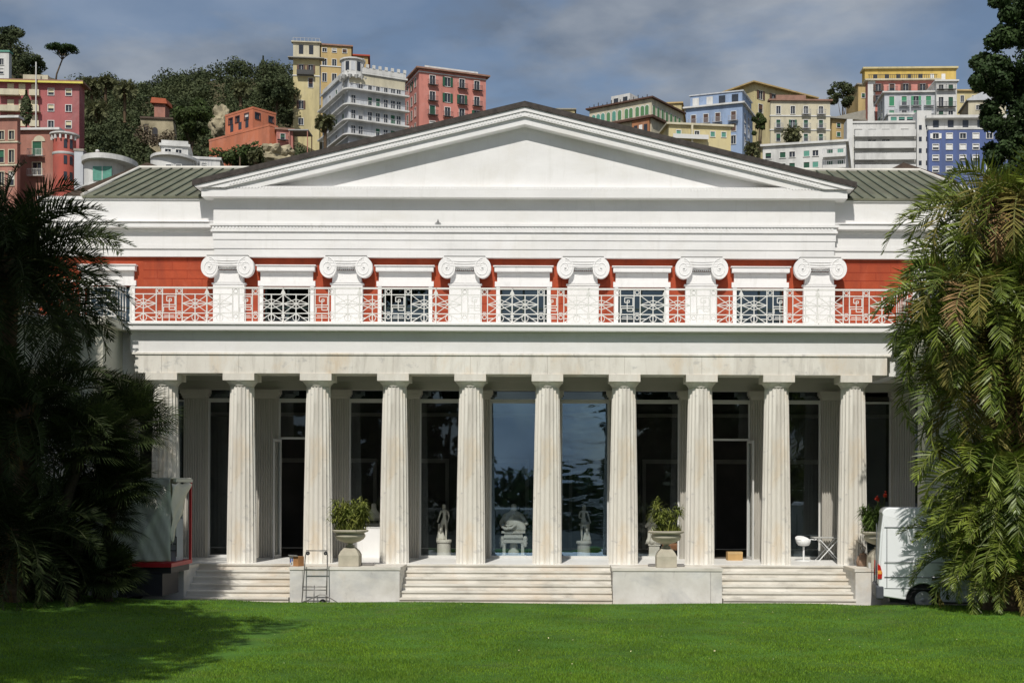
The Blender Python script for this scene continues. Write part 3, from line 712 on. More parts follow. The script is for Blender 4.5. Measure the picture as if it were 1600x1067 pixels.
# ---------------- urns ----------------
URN = mat('urn_stone', (0.50, 0.46, 0.37), 0.8, 0, 3, 0.2, 30, col2=(0.36, 0.33, 0.26), detail=8)
SOIL = mat('soil', (0.07, 0.045, 0.025), 0.95, 0.3, 20)
LEAFY = mat('strap_leaf', (0.22, 0.23, 0.05), 0.6, 0.35, 3, island=0.5, trans=0.25, col2=(0.12, 0.16, 0.03))
def strap_plant(rx, rz, n, seed, heads=6, ln=0.3):
    r = random.Random(seed); V = []
    hs_ = [(r.uniform(-rx, rx) * .75, r.uniform(-.28, .28), rz * r.uniform(0.25, 0.8)) for _ in range(heads)]
    for i in range(n):
        h = r.choice(hs_); c = Vector(h) + Vector((r.gauss(0, .04), r.gauss(0, .04), r.gauss(0, .07)))
        a = r.uniform(0, 6.283); e = r.uniform(-0.3, 1.3); l = ln * r.uniform(.6, 1.1)
        d = Vector((math.cos(a) * math.cos(e), math.sin(a) * math.cos(e), math.sin(e)))
        s_ = d.cross(Vector((0, 0, 1))).normalized() * 0.012
        mid = c + d * l * .55; tip = c + d * l * .85 + Vector((math.cos(a), math.sin(a), 0)) * l * .15 - Vector((0, 0, l * .35))
        V += [c - s_, c + s_, mid + s_ * 1.1, mid - s_ * 1.1, mid - s_ * 1.1, mid + s_ * 1.1, tip + s_ * .2, tip - s_ * .2]
    # low dry growth and stalks
    for i in range(n // 2):
        a = r.uniform(0, 6.283); q = r.uniform(0, .42); c = Vector((math.cos(a) * q, math.sin(a) * q, 0)); l = r.uniform(.06, .2)
        t = c + Vector((r.gauss(0, .05), r.gauss(0, .05), l)); s_ = Vector((r.uniform(-1, 1), r.uniform(-1, 1), 0)).normalized() * .012
        V += [c - s_, c + s_, t + s_ * .4, t - s_ * .4]
    for h in hs_:
        c = Vector((h[0] * .6, h[1] * .6, 0)); t = Vector(h); s_ = Vector((.012, 0, 0)); V += [c - s_, c + s_, t + s_, t - s_]
    return V
def urn(px, py_base, Y, label, seed, plabel, rx, rz, n, heads, green):
    bz = FZ + 0.006; x = XX(px, Y)
    t = thing('stone_urn', label, 'urn', (x, Y, bz), group='stone urns on the pedestal blocks')
    m = MB(); m.sqloft([(.27, 0), (.27, .29), (.255, .33), (.22, .40), (.16, .47), (.12, .50)]); m.lathe([(.10, .50), (.13, .525), (.13, .545), (.09, .56)], n=24)
    bevel(obj('foot', m, URN, t), 0.012, 2)
    m = MB(); m.lathe([(.07, .561), (.075, .60), (.16, .625), (.27, .665), (.36, .72), (.405, .79), (.40, .84), (.37, .865), (.385, .885), (.43, .90), (.475, .915), (.485, .945), (.47, .965), (.43, .968), (.40, .93), (.0, .93)], n=48)
    obj('bowl', m, URN, t, smooth='auto')
    m = MB(); m.lathe([(.40, .935), (.3, .955), (.15, .975), (.01, .98)], n=24); obj('soil', m, SOIL, t, smooth=True)
    p = link('potted_plant', polymesh('potted_plant', [tuple(v) for v in strap_plant(rx, rz, n, seed, heads)], 4, green), None, (x, Y, bz + .965))
    tag(p, plabel, 'plant', 'plants growing in the stone urns'); return t
UYY = -1.55
urn(547.5, 885, UYY, 'stone urn on the pedestal block behind the metal hand trolley', 5, 'bushy rounded yellow-green plant in the urn by the hand trolley', .50, .80, 1500, 26, LEAFY)
urn(1041, 885, UYY, 'stone urn on the veined pedestal block right of the middle stairs', 8, 'sparse strap-leaved plant with two tall heads, right of the middle stairs', .42, .78, 560, 9, LEAFY)
urn(1374, 885, UYY, 'stone urn half hidden behind the white van', 11, 'green plant with long shoots in the urn beside the white van', .50, .62, 900, 12, mat('strap_green', (0.11, 0.17, 0.035), 0.6, 0.35, 3, island=0.5, trans=0.25))
# red flowers above it
t = thing('red_flowers', 'two red flowers on thin stalks above the plant by the van', 'flowers', (XX(1374, UYY), UYY, FZ + 1.0))
for (fx, fy) in ((1371, 779), (1383, 773)):
    q = P(fx, fy, UYY) - Vector(t.location); m = MB(); m.tube([(0.02, 0, 0), (q.x * .6, 0, q.z * .5), tuple(q)], .006, 5); st_ = obj('stalk', m, LEAFY, t)
    r = random.Random(int(fx)); V = []
    for k in range(22):
        c = q + Vector((r.gauss(0, .022), r.gauss(0, .022), r.gauss(0, .026))); u = Vector((r.uniform(-1, 1), r.uniform(-1, 1), r.uniform(-1, 1))).normalized() * .04; v2 = u.cross(Vector((r.uniform(-1, 1), .3, .4))).normalized() * .035
        V += [c - u, c + v2, c + u, c - v2]
    link('bloom', polymesh('bloom', [tuple(v) for v in V], 4, mat('red_petal', (0.6, 0.05, 0.02), 0.6)), t)
# small dark spotlights beside the urns
BLK = mat('black_plastic', (0.03, 0.03, 0.035), 0.5)
GM = mat('grey_steel', (0.24, 0.23, 0.22), 0.45, 0.1, metal=0.6)
for (a, b, lb) in ((560, 585, 'long flat grey box right of the left urn foot'), (1013, 1025, 'small dark box left of the middle urn foot'), (1058, 1070, 'small dark box right of the middle urn foot')):
    x0, x1 = XX(a, -1.3), XX(b, -1.3); t = thing('floor_spotlight', lb, 'spotlight', ((x0 + x1) / 2, -1.3, FZ + .008), group='flat boxes beside the urns'); h = (x1 - x0) / 2
    m = MB(); m.box(-h, h, -.08, .08, 0, .055); bevel(obj('housing', m, GM, t), .008); m = MB(); m.box(-h + .02, h - .02, -.06, .06, .056, .066); obj('lens', m, BLK, t)

# ---------------- hand trolley ----------------
TY = -2.35
t = thing('hand_trolley', 'tall grey metal hand trolley leaning against the pedestal block', 'trolley', (XX(493, TY), TY, 0.0))
ox = XX(493, TY)
def T2(px, py, dy=0.0): return (XX(px, TY) - ox, dy, ZZ(py, TY))
m = MB()
m.tube([T2(472, 946, 0), T2(475, 870, .22), T2(476, 862, .25), T2(508, 862, .25), T2(510, 870, .22), T2(510, 946, 0)], .014, 8)
obj('frame', m, GM, t, smooth=True)
for py, dy in ((891, .17), (918, .08), (923, .07)):
    m = MB(); m.tube([T2(474, py, dy), T2(510, py, dy)], .013, 8); obj('crossbar', m, GM, t, smooth=True)
m = MB(); m.tube([T2(491, 916, .08), T2(491, 946, -.02)], .014, 8); obj('centre_strut', m, GM, t, smooth=True)
m = MB(); m.tube([T2(464, 947, -.25), T2(502, 929, -.2), T2(510, 929, -.2), T2(541, 947, -.25)], .013, 8); obj('folding_leg', m, GM, t, smooth=True)
for px, py, r_ in ((479, 866, .05), (507, 866, .05), (477, 943, .06), (505, 941, .075)):
    c = T2(px, py, .2 if py < 900 else -.03); m = MB(); m.tube([(c[0], c[1] - .025, c[2]), (c[0], c[1] + .025, c[2])], r_, 16)
    wo = obj('wheel', m, BLK, t); m = MB(); m.tube([(c[0], c[1] - .03, c[2]), (c[0], c[1] + .03, c[2])], r_ * .4, 12); obj('hub', m, GM, wo)

# cardboard carton on the block corner
CARD = mat('cardboard', (0.34, 0.17, 0.07), 0.85, 0.15, 6)
t = thing('open_carton', 'orange-brown carton with blue and white print beside the trolley top', 'box', (XX(464, -1.7), -1.7, FZ + .006), R(-28))
m = MB(); m.box(-.15, .15, -.12, .12, 0, .26); bevel(obj('carton', m, CARD, t), .006)
for (a, b, c, d, col) in ((-.14, -.02, .02, .25, (.6, .6, .58)), (-.125, -.08, .10, .2, (.04, .1, .35)), (-.06, -.03, .13, .23, (.04, .1, .35)), (-.1, -.05, .05, .08, (.05, .05, .05))):
    m = MB(); off = .1215 if col[0] > .5 else .1225; m.box(a, b, -off, -.1195, c, d); obj('printed_patch', m, mat('print%d' % int(col[0] * 100 + col[2] * 10), col, .6), t)
m = MB(); m.add([(-.15, -.12, .26), (.15, -.12, .26), (.17, -.2, .30), (-.13, -.2, .30), (-.15, -.12, .264), (.15, -.12, .264), (.17, -.2, .304), (-.13, -.2, .304)], [(3, 2, 1, 0), (4, 5, 6, 7), (0, 1, 5, 4), (2, 3, 7, 6), (1, 2, 6, 5), (3, 0, 4, 7)]); obj('flap', m, mat('white_card', (.5, .52, .56), .8), t)
t = thing('cardboard_box', 'plain tan cardboard box at the foot of the right open doorway', 'box', (XX(1147, 2.0), 1.9, FZ), R(3))
m = MB(); m.box(-.22, .22, -.15, .15, 0, .25); obj('carton', m, mat('tan_card', (.46, .29, .12), .85, .12, 4), t); m = MB(); m.box(-.22, .22, -.03, .03, .251, .253); m.box(-.222, .222, -.153, -.151, .19, .25); obj('tape', m, mat('tape', (.5, .35, .17), .4), t)

# amphora and cup by the right block
t = thing('clay_pot', 'brown clay pot with bare twigs behind the right pedestal block', 'pot', (XX(1349, -.9), -.9, FZ))
m = MB(); m.lathe([(.14, 0), (.17, .03), (.19, .14), (.15, .27), (.09, .33), (.11, .36), (.09, .36), (.07, .3)], n=24); obj('jar', m, mat('terracotta_dark', (.30, .2, .14), .85, .2, 5), t, smooth='auto')
m = MB(); r = random.Random(2)
for k in range(9): m.tube([(0, 0, .32), (r.uniform(-.1, .1), r.uniform(-.1, .1), .5), (r.uniform(-.22, .22), r.uniform(-.1, .1), r.uniform(.5, .72))], .006, 4)
obj('twigs', m, mat('twig', (.2, .13, .08), .9), t)
t = thing('white_cup', 'small white pail on the right pedestal block next to the clay pot', 'pail', (XX(1360, -1.7), -1.7, FZ + .006))
m = MB(); m.lathe([(.045, 0), (.06, .14), (.065, .145), (.055, .14), (.04, .02)], n=20); obj('body', m, WFRAME, t, smooth='auto')
m = MB(); m.tube([(.06 * math.cos(a), 0, .14 + .05 * math.sin(a)) for a in np.linspace(0, math.pi, 10)], .004, 5); obj('handle', m, GM, t)

# white swivel chairs and table in the right bay
CHW = mat('white_chair', (.75, .76, .76), .35, .03)
def chair(x, y, rz, label):
    t = thing('swivel_chair', label, 'chair', (x, y, FZ), rz)
    m = MB(); n = 14
    shell = []
    for i, (r_, zz_, yo) in enumerate(((.05, .43, 0), (.16, .45, 0), (.21, .52, .01), (.24, .62, .03))):
        shell.append([(r_ * math.cos(a) * (1.0), r_ * math.sin(a) * .9 + yo, zz_ + (.10 * max(0, math.sin(a)) if i == 3 else 0)) for a in np.linspace(0, 2 * math.pi, n, endpoint=False)])
    for s_ in shell: pass
    vs = [p for q in shell for p in q]; fs = [(i * n + k, i * n + (k + 1) % n, (i + 1) * n + (k + 1) % n, (i + 1) * n + k) for i in range(3) for k in range(n)] + [tuple(range(n))]
    m.add(vs, fs); so_ = obj('seat_shell', m, CHW, t, smooth=True); sd_ = so_.modifiers.new('thick', 'SOLIDIFY'); sd_.thickness = .02
    for s_ in (-1, 1):
        m = MB(); m.tube([(s_ * .21, .05, .60), (s_ * .27, 0, .62), (s_ * .27, -.24, .62)], .018, 8); obj('armrest', m, CHW, t, smooth=True)
    m = MB(); m.tube([(0, 0, .03), (0, 0, .41)], .028, 10); obj('stem', m, CHW, t); m = MB(); m.lathe([(.22, 0), (.2, .02), (.03, .035)], n=24); obj('base', m, CHW, t)
chair(XX(1256, 1.7), 1.7, R(25), 'white rounded swivel chair standing in the right bay')
t = thing('garden_table', 'light folding table with crossed legs right of the white chair', 'table', (XX(1293, 1.9), 1.9, FZ))
m = MB(); m.box(-.45, .4, -.3, .3, .66, .69); bevel(obj('tabletop', m, mat('grey_top', (.45, .45, .43), .5), t), .01)
for s_ in (-1, 1):
    for yy in (-.25, .25): m = MB(); m.tube([(-.3 * s_, yy, 0), (.3 * s_, yy, .66)], .015, 6); obj('leg', m, CHW, t)

# ---------------- sculptures ----------------
SCU = mat('sculpture_marble', (.78, .75, .66), .6, 0, 3, .1, 20, col2=(.66, .63, .55))
def skin(name, joints, edges, m, parent, loc=(0, 0, 0), sub=2, rz=0.0):
    me = bpy.data.meshes.new(name); me.from_pydata([j[0] for j in joints], edges, []); me.materials.append(m)
    o = link(name, me, parent, loc, rz)
    md = o.modifiers.new('skin', 'SKIN'); md.use_smooth_shade = True
    if not me.skin_vertices: raise RuntimeError('no skin layer')
    for i, j in enumerate(joints):
        r_ = j[1]; r_ = (r_, r_) if not isinstance(r_, tuple) else r_
        me.skin_vertices[0].data[i].radius = r_
        me.skin_vertices[0].data[i].use_root = (i == 0)
    sb = o.modifiers.new('sub', 'SUBSURF'); sb.levels = sub; sb.render_levels = sub
    return o
def figure(parent, z0, H, mirror=1, arm='down', name='marble_figure'):
    k = H / 1.75; M_ = mirror
    J = [((0, 0, .95), (.13, .10)), ((.02, 0, 1.12), (.11, .085)), ((.03, .01, 1.32), (.15, .10)), ((.02, .01, 1.45), (.09, .07)), ((.01, 0, 1.52), .05), ((-.01, -.03, 1.62), (.075, .09)), ((-.01, -.03, 1.70), (.06, .075)),
         ((.09, 0, .86), .09), ((.11, -.04, .50), .06), ((.10, .02, .28), .05), ((.10, .04, .08), .035), ((.12, -.10, .03), .035),
         ((-.09, 0, .86), .09), ((-.15, -.14, .52), .06), ((-.17, .0, .28), .048), ((-.18, .08, .08), .033), ((-.22, -.04, .03), .033),
         ((.19, .02, 1.41), .055), ((.24, .05, 1.15), .042), ((.20, -.10, .95) if arm == 'down' else (.14, -.22, 1.12), .032), ((.19, -.15, .86) if arm == 'down' else (.04, -.26, 1.18), .03),
         ((-.15, .02, 1.42), .055), ((-.24, .04, 1.16), .042), ((-.30, -.08, .95), .032), ((-.31, -.12, .87), .03)]
    E = [(0, 1), (1, 2), (2, 3), (3, 4), (4, 5), (5, 6), (0, 7), (7, 8), (8, 9), (9, 10), (10, 11), (0, 12), (12, 13), (13, 14), (14, 15), (15, 16), (3, 17), (17, 18), (18, 19), (19, 20), (3, 21), (21, 22), (22, 23), (23, 24)]
    J = [((j[0][0] * k * M_, j[0][1] * k, j[0][2] * k), (j[1][0] * k, j[1][1] * k) if isinstance(j[1], tuple) else j[1] * k) for j in J]
    f = skin(name, J, E, SCU, parent, (0, 0, z0), 2)
    # face: nose, brow and hair cap
    hd = Vector((-.01 * k * M_, -.03 * k, 1.655 * k))
    m = MB(); m.add([hd + Vector(v) * k for v in ((-.014, -.085, -.02), (.014, -.085, -.02), (0, -.112, -.018), (0, -.088, .03))], [(0, 1, 2), (0, 2, 3), (1, 3, 2)]); obj('nose', m, SCU, f)
    m = MB(); m.lathe([(.085 * k, .0), (.09 * k, .05 * k), (.06 * k, .10 * k), (.01, .115 * k)], (hd.x, hd.y + .015 * k, hd.z), 14); obj('hair', m, SCU, f, smooth=True)
    return f
def pedestal(parent, r_, h, sq=False):
    m = MB()
    if sq: m.box(-r_, r_, -r_, r_, 0, h); m.box(-r_ * 1.15, r_ * 1.15, -r_ * 1.15, r_ * 1.15, h + .001, h + .04); m.box(-r_ * 1.12, r_ * 1.12, -r_ * 1.12, r_ * 1.12, -.0, .05)
    else: m.lathe([(r_ * 1.05, 0), (r_ * 1.05, .04), (r_, .06), (r_, h - .05), (r_ * 1.12, h - .03), (r_ * 1.12, h)], n=32)
    return obj('pedestal', m, SCU, parent)
def drape(parent, c, h, r_, seed):
    r = random.Random(seed); ph = r.uniform(0, 6); m = MB(); pr_ = []
    n = 40
    secs = []
    for i in range(9):
        t_ = i / 8; rr = r_ * (1.1 - .55 * t_ + .12 * math.sin(t_ * 7 + ph))
        secs.append([(c[0] + rr * (1 + .13 * math.sin(k * 2 * math.pi / n * 7 + ph + t_ * 2)) * math.cos(2 * math.pi * k / n), c[1] + .7 * rr * (1 + .13 * math.sin(k * 2 * math.pi / n * 7 + ph)) * math.sin(2 * math.pi * k / n), c[2] + h * t_) for k in range(n)])
    m.loft(secs); return obj('drapery', m, SCU, parent, smooth=True)
SY = 3.35
def sx(px): return XX(px, SY)
t = thing('marble_statue', 'pale marble standing figure on a round drum, left of the seated sculpture', 'statue', (sx(694), SY, FZ), group='marble statues behind the glass')
pedestal(t, .21, .46); m = MB(); m.lathe([(.24, 0), (.23, .05)], (0, 0, .461), 24); obj('plinth', m, SCU, t)
figure(t, .50, 1.08, 1, 'down'); drape(t, (-.11, .03, .50), .50, .11, 1)
t = thing('marble_statue', 'marble figure with cloth over a support, right of the seated sculpture', 'statue', (sx(912.5), SY, FZ), group='marble statues behind the glass')
pedestal(t, .20, .42); m = MB(); m.lathe([(.24, 0), (.22, .07)], (0, 0, .421), 24); obj('plinth', m, SCU, t)
figure(t, .48, 1.10, -1, 'up'); drape(t, (.09, .03, .48), .56, .10, 4)
m = MB(); m.tube([(-.15, -.1, 1.0), (-.05, -.14, .97), (.06, -.12, .98), (.14, -.08, 1.04)], [.03, .045, .045, .05], 10); obj('cloth_roll', m, SCU, t, smooth=True)
# seated sculpture on a carved chair
t = thing('seated_sculpture', 'large pale sculpture of a draped reclining figure on a carved chair', 'sculpture', (sx(803), SY, FZ))
m = MB()
for s_ in (-1, 1):
    m = MB(); m.sqloft([(.055, 0), (.045, .1), (.04, .36), (.055, .42)], (s_ * .28, -.3, 0)); obj('leg', m, SCU, t)
    m = MB(); m.sqloft([(.05, 0), (.045, .42)], (s_ * .28, .3, 0)); obj('leg', m, SCU, t)
    m = MB(); m.lathe([(.03, .3), (.07, .34), (.05, .38), (.08, .44), (.05, .48), (.08, .54), (.06, .60), (.03, .64)], (s_ * .36, -.32, 0), 16); obj('side_scroll', m, SCU, t, smooth=True)
m = MB(); m.box(-.33, .33, -.35, .35, .43, .52); m.box(-.28, .28, -.33, .3, .525, .72); m.box(-.36, .36, -.37, .34, .722, .79); m.box(-.30, .30, -.372, -.36, .58, .64); bevel(obj('chair_frame', m, SCU, t), .02, 2)
m = MB(); m.lathe([(.17, 0), (.17, .1), (.12, .16), (.13, .26), (.10, .34), (.03, .38)], (0, -.1, .07), 20); obj('foot_cushion', m, SCU, t, smooth=True)
m = MB(); m.box(-.38, .38, -.4, .4, 0, .069); obj('plinth', m, SCU, t)
m = MB(); m.tube([(-.35, -.36, .92), (-.25, -.40, .86), (-.05, -.42, .88), (.08, -.40, .98)], [.03, .05, .05, .03], 10); m.tube([(-.3, -.34, 1.0), (-.15, -.38, .94), (.02, -.38, 1.0)], .03, 8); obj('cloth_fold', m, SCU, t, smooth=True)
J = [((.05, 0, .95), (.30, .26)), ((-.12, 0, 1.08), (.30, .22)), ((0, 0, 1.30), (.20, .16)), ((.0, 0, 1.42), (.08, .08)), ((0, -.02, 1.54), (.10, .11)), ((0, -.02, 1.62), (.07, .08)),
     ((.22, -.05, 1.25), .09), ((.36, -.15, 1.05), .07), ((.42, -.25, .98), .05), ((-.26, -.05, 1.22), .10), ((-.38, -.15, 1.0), .08), ((-.3, -.3, .92), .05), ((.25, -.25, .9), (.13, .13)), ((.36, -.35, .80), .07)]
skin('draped_figure', J, [(0, 1), (1, 2), (2, 3), (3, 4), (4, 5), (2, 6), (6, 7), (7, 8), (2, 9), (9, 10), (10, 11), (0, 12), (12, 13)], SCU, t)
# bust beyond the left urn, sculpture behind the middle urn
t = thing('marble_bust', 'dim marble bust behind the white lower panel near the left urn', 'bust', (sx(582), SY + .3, FZ), group='marble statues behind the glass')
pedestal(t, .2, .95, True)
J = [((0, 0, 1.05), (.2, .13)), ((0, 0, 1.28), (.21, .12)), ((0, 0, 1.42), (.07, .07)), ((0, -.03, 1.54), (.085, .10)), ((0, -.02, 1.62), (.07, .08)), ((.2, 0, 1.2), .08), ((-.2, 0, 1.2), .08)]
skin('bust', J, [(0, 1), (1, 2), (2, 3), (3, 4), (1, 5), (1, 6)], SCU, t)
t = thing('draped_sculpture', 'tall tapering draped sculpture partly hidden behind the middle urn', 'sculpture', (sx(1022), SY, FZ), group='marble statues behind the glass')
pedestal(t, .16, .36, True); drape(t, (.02, 0, .4), .95, .24, 9)
J = [((0, 0, 1.2), (.12, .1)), ((0, 0, 1.34), (.05, .05)), ((0, -.02, 1.44), (.075, .085)), ((0, -.02, 1.5), (.05, .06)), ((-.17, -.08, 1.02), .06), ((-.28, -.1, .92), .05)]
skin('torso', J, [(0, 1), (1, 2), (2, 3), (0, 4), (4, 5)], SCU, t)
t = thing('brown_armchair', 'brown armchair behind the foot of the middle urn', 'armchair', (sx(1056), SY + .2, FZ))
BRN = mat('brown_leather', (.28, .12, .05), .5, .2, 4)
m = MB(); m.box(-.3, .3, -.3, .3, .2, .42); bevel(obj('seat', m, BRN, t), .05, 3); m = MB(); m.box(-.3, .3, .18, .32, .421, .85); bevel(obj('backrest', m, BRN, t), .05, 3)
for s_ in (-1, 1):
    m = MB(); m.box(s_ * .36 - .055, s_ * .36 + .055, -.3, .3, .2, .6); bevel(obj('armrest', m, BRN, t), .04, 3)
    for yy in (-.25, .25): m = MB(); m.box(s_ * .3 - .03, s_ * .3 + .03, yy - .03, yy + .03, 0, .199); obj('leg', m, BLK, t)
# green plant behind the seated sculpture (right side)
t = thing('indoor_plant', 'leafy green plant inside the glass right of the seated sculpture', 'plant', (sx(829), SY + .35, FZ))
m = MB(); m.lathe([(.12, 0), (.16, .25), (.17, .26)], n=20); obj('pot', m, BLK, t)
r = random.Random(4); V = []
for k in range(420):
    c = Vector((r.gauss(0, .09), r.gauss(0, .09), r.uniform(.2, 1.15))); u = Vector((r.uniform(-1, 1), r.uniform(-1, 1), r.uniform(-.6, 1))).normalized() * .07; q = u.cross(Vector((0, .4, 1))).normalized() * .025
    V += [c - u, c + q, c + u, c - q]
link('foliage', polymesh('foliage', [tuple(v) for v in V], 4, mat('green_leaf', (.07, .17, .03), .5, island=.4, trans=.2)), t)

# ---------------- white van ----------------
VANW = mat('white_van_paint', (.80, .82, .84), .28, .02, 1, spec=.5, coat=.4)
VY0 = -3.95                       # near side of the van
vx = XX(1372, VY0)
van = thing('white_van', 'white high-roof panel van parked right of the steps behind the palm', 'van', (vx, VY0, -.01), R(-11))
LN = 5.6; Hh = 2.62; WD = 1.88
def arc(cx, cz, r_, a0, a1, n): return [(cx + r_ * math.cos(R(a0 + (a1 - a0) * k / n)), cz + r_ * math.sin(R(a0 + (a1 - a0) * k / n))) for k in range(n + 1)]
wr, wf, wrad = 1.10, 4.55, .33
prof_ = [(.05, .42), (.02, .60), (.02, 1.3), (.06, 1.95), (.12, 2.42)] + arc(.28, Hh - .18, .18, 165, 90, 5) + [(3.9, Hh)] + [(4.15, 2.54), (4.75, 1.42), (5.35, 1.12), (5.55, .95), (5.6, .5), (5.5, .32)]
prof_ += arc(wf, wrad, .42, 0, 180, 12) + [(wf - .45, .30), (wr + .45, .30)] + arc(wr, wrad, .42, 0, 180, 12) + [(wr - .46, .34)]
prof_ = prof_[::-1]
secs = []
for (y_, ins) in ((0.10, .0), (0.0, 0), (0.0, 0), (WD, 0)): pass
# sides lean in towards the roof
def vsec(y_, side):
    out_ = []
    for (x_, z_) in prof_:
        lean = .10 * max(0, (z_ - 1.1) / 1.4) ** 1.6
        out_.append((x_, y_ + side * lean, z_))
    return out_
m = MB(); m.loft([vsec(0, 1), vsec(WD, -1)]); bd = obj('body', m, VANW, van, fix=True); bevel(bd, .05, 3, 50)
for p_ in bd.data.polygons: p_.use_smooth = False
SEAM = mat('panel_gap', (.12, .13, .14), .8)
def lean(z_): return .10 * max(0, (z_ - 1.1) / 1.4) ** 1.6
m = MB()
def sbar(x0, z0, x1, z1, w_=.014): m.bar((x0, lean(z0) - .003, z0), (x1, lean(z1) - .003, z1), w_, .012)
for zz_ in (2.13, 1.30 - .03, .90, .62):
    sbar(.16, zz_, 3.7, zz_)
for xx in (.22, 1.62, 2.95, 3.75):
    for a, b in ((.62, .9), (.9, 1.27), (1.27, 1.7), (1.7, 2.13)): sbar(xx, a if xx not in (1.1,) else .8, xx, b)
obj('body_seam', m, SEAM, van)
m = MB(); m.box(1.30, 3.6, lean(.9) - .02, 0.03, .86, .90); obj('side_moulding', m, mat('dark_trim', (.06, .065, .07), .5), van)
m = MB(); m.box(-.05, .16, -.015, WD + .015, .34, .68); bevel(obj('rear_bumper', m, mat('bumper_plastic', (.07, .075, .09), .6), van), .05, 3)
m = MB(); m.box(5.2, 5.66, -.01, WD + .01, .30, .62); bevel(obj('front_bumper', m, mat('bumper_plastic', (.07, .075, .09), .6), van), .06, 3)
tl = MB(); tl.prism([(-.004, .84), (.10, .86), (.11, 1.0), (.06, 1.18), (-.004, 1.22)], -.014, .10)
to = obj('taillight', tl, mat('red_lens', (.45, .02, .015), .2, spec=.6), van)
m = MB(); m.box(.0, .095, -.017, -.0145, .97, 1.06); obj('amber_lens', m, mat('amber_lens', (.75, .35, .08), .2), to)
m = MB(); m.prism([(-.004, .84), (.10, .86), (.11, 1.0), (.06, 1.18), (-.004, 1.22)], WD - .10, WD + .014); obj('taillight', m, mat('red_lens', (.45, .02, .015), .2), van)
TYRE = mat('tyre_rubber', (.02, .02, .02), .85); RIM = mat('steel_rim', (.42, .42, .43), .4, .1, 6, metal=.5)
def wheel(parent, x, y, r_, sgn=-1, w_=.2):
    m = MB(); n = 40
    m.loft([[(x + rr * math.cos(2 * math.pi * k / n), y + yy, r_ + .02 + rr * math.sin(2 * math.pi * k / n)) for k in range(n)] for rr, yy in ((r_ * .62, 0), (r_ * .93, 0), (r_, .03), (r_, w_ - .03), (r_ * .9, w_))])
    t_ = obj('wheel', m, TYRE, parent, smooth='auto')
    m = MB(); m.loft([[(x + rr * math.cos(2 * math.pi * k / n), y + yy, r_ + .02 + rr * math.sin(2 * math.pi * k / n)) for k in range(n)] for rr, yy in ((r_ * .63, -.005), (r_ * .6, -.012), (r_ * .5, .03), (r_ * .3, .02), (r_ * .18, -.008), (r_ * .05, -.012))])
    ro_ = obj('rim', m, RIM, t_, smooth='auto')
    m = MB()
    for k in range(10):
        a = 2 * math.pi * k / 10; c_ = (x + r_ * .42 * math.cos(a), y + .02, r_ + .02 + r_ * .42 * math.sin(a)); m.tube([(c_[0], y + .012, c_[2]), (c_[0], y + .04, c_[2])], r_ * .05, 8)
    obj('rim_hole', m, BLK, t_); return t_
for xx in (wr, wf):
    wheel(van, xx, .03, wrad); wheel(van, xx, WD - .23, wrad)
m = MB(); m.box(wr - .5, wr + .5, .12, WD - .12, .35, .8); m.box(wf - .5, wf + .5, .12, WD - .12, .35, .8); m.box(.3, 5.3, .3, WD - .3, .25, .4); obj('underbody', m, BLK, van)
VG = glassmat('van_glass', (.1, .12, .13), .15)
m = MB(); m.add([(3.85, lean(1.3) - .004, 1.32), (4.72, lean(1.3) - .004, 1.35), (4.28, lean(2.1) - .004, 2.10), (3.85, lean(2.1) - .004, 2.12)], [(0, 1, 2, 3)]); obj('side_window', m, mat('dark_glass', (.02, .025, .03), .08, spec=.6), van)
m = MB(); m.add([(4.80, .15, 1.43), (4.80, WD - .15, 1.43), (4.22, WD - .25, 2.38), (4.22, .25, 2.38)], [(0, 1, 2, 3)]); obj('windscreen', m, mat('dark_glass', (.02, .025, .03), .08), van)
for y_ in (-.20, WD + .02): m = MB(); m.box(4.55, 4.65, y_, y_ + .18, 1.35, 1.65); bevel(obj('wing_mirror', m, BLK, van), .03, 2)
for y_ in (.02, WD - .34): m = MB(); m.box(5.42, 5.62, y_, y_ + .32, .72, .95); bevel(obj('headlight', m, mat('clear_lens', (.5, .52, .55), .1), van), .04, 2)
m = MB()
for yy in (WD / 2 - .006,): m.box(-.0, .021, yy, yy + .012, .7, 2.2)
obj('rear_door_gap', m, SEAM, van)

# ---------------- tarpaulin truck ----------------
TYF = -3.85
tx = XX(269, TYF)
trk = thing('tarpaulin_truck', 'truck with a creased grey tarpaulin and red frame, tail open towards the steps', 'truck', (tx, TYF, -.01))
TARP = mat('grey_tarpaulin', (.60, .59, .53), .8, .12, 1.0, .2, 8); TRED = mat('truck_red', (.42, .02, .025), .45, .15, 3)
LT, WT, bedz, topz = 7.0, 1.75, 1.17, 3.27
nx_, nz_ = 90, 40
def cloth(x, z_):      # folds hanging from upper front to lower rear
    u = x + (z_ - bedz) * .42
    return .035 * math.sin(u * 9.0) * (0.4 + .6 * math.sin(u * 2.3 + 1) ** 2) + .02 * math.sin(u * 21 + z_) + .015 * math.sin(z_ * 5 + x * 3) + .05 * math.exp(-((x + 1.05 - (z_ - bedz) * .5) / .09) ** 2)
m = MB(); V = []
for j in range(nz_ + 1):
    z_ = bedz + .04 + (topz - bedz - .04) * j / nz_
    xe = -.03     # tarp edge: drawn back at the bottom, reaching the tail at the top
    for i in range(nx_ + 1):
        x = -LT + (xe + LT) * i / nx_; V.append((x, -cloth(x, z_) - .01, z_))
m.add(V, [(j * (nx_ + 1) + i, j * (nx_ + 1) + i + 1, (j + 1) * (nx_ + 1) + i + 1, (j + 1) * (nx_ + 1) + i) for j in range(nz_) for i in range(nx_)])
tp = obj('tarpaulin', m, TARP, trk, smooth=True); sl = tp.modifiers.new('t', 'SOLIDIFY'); sl.thickness = .012
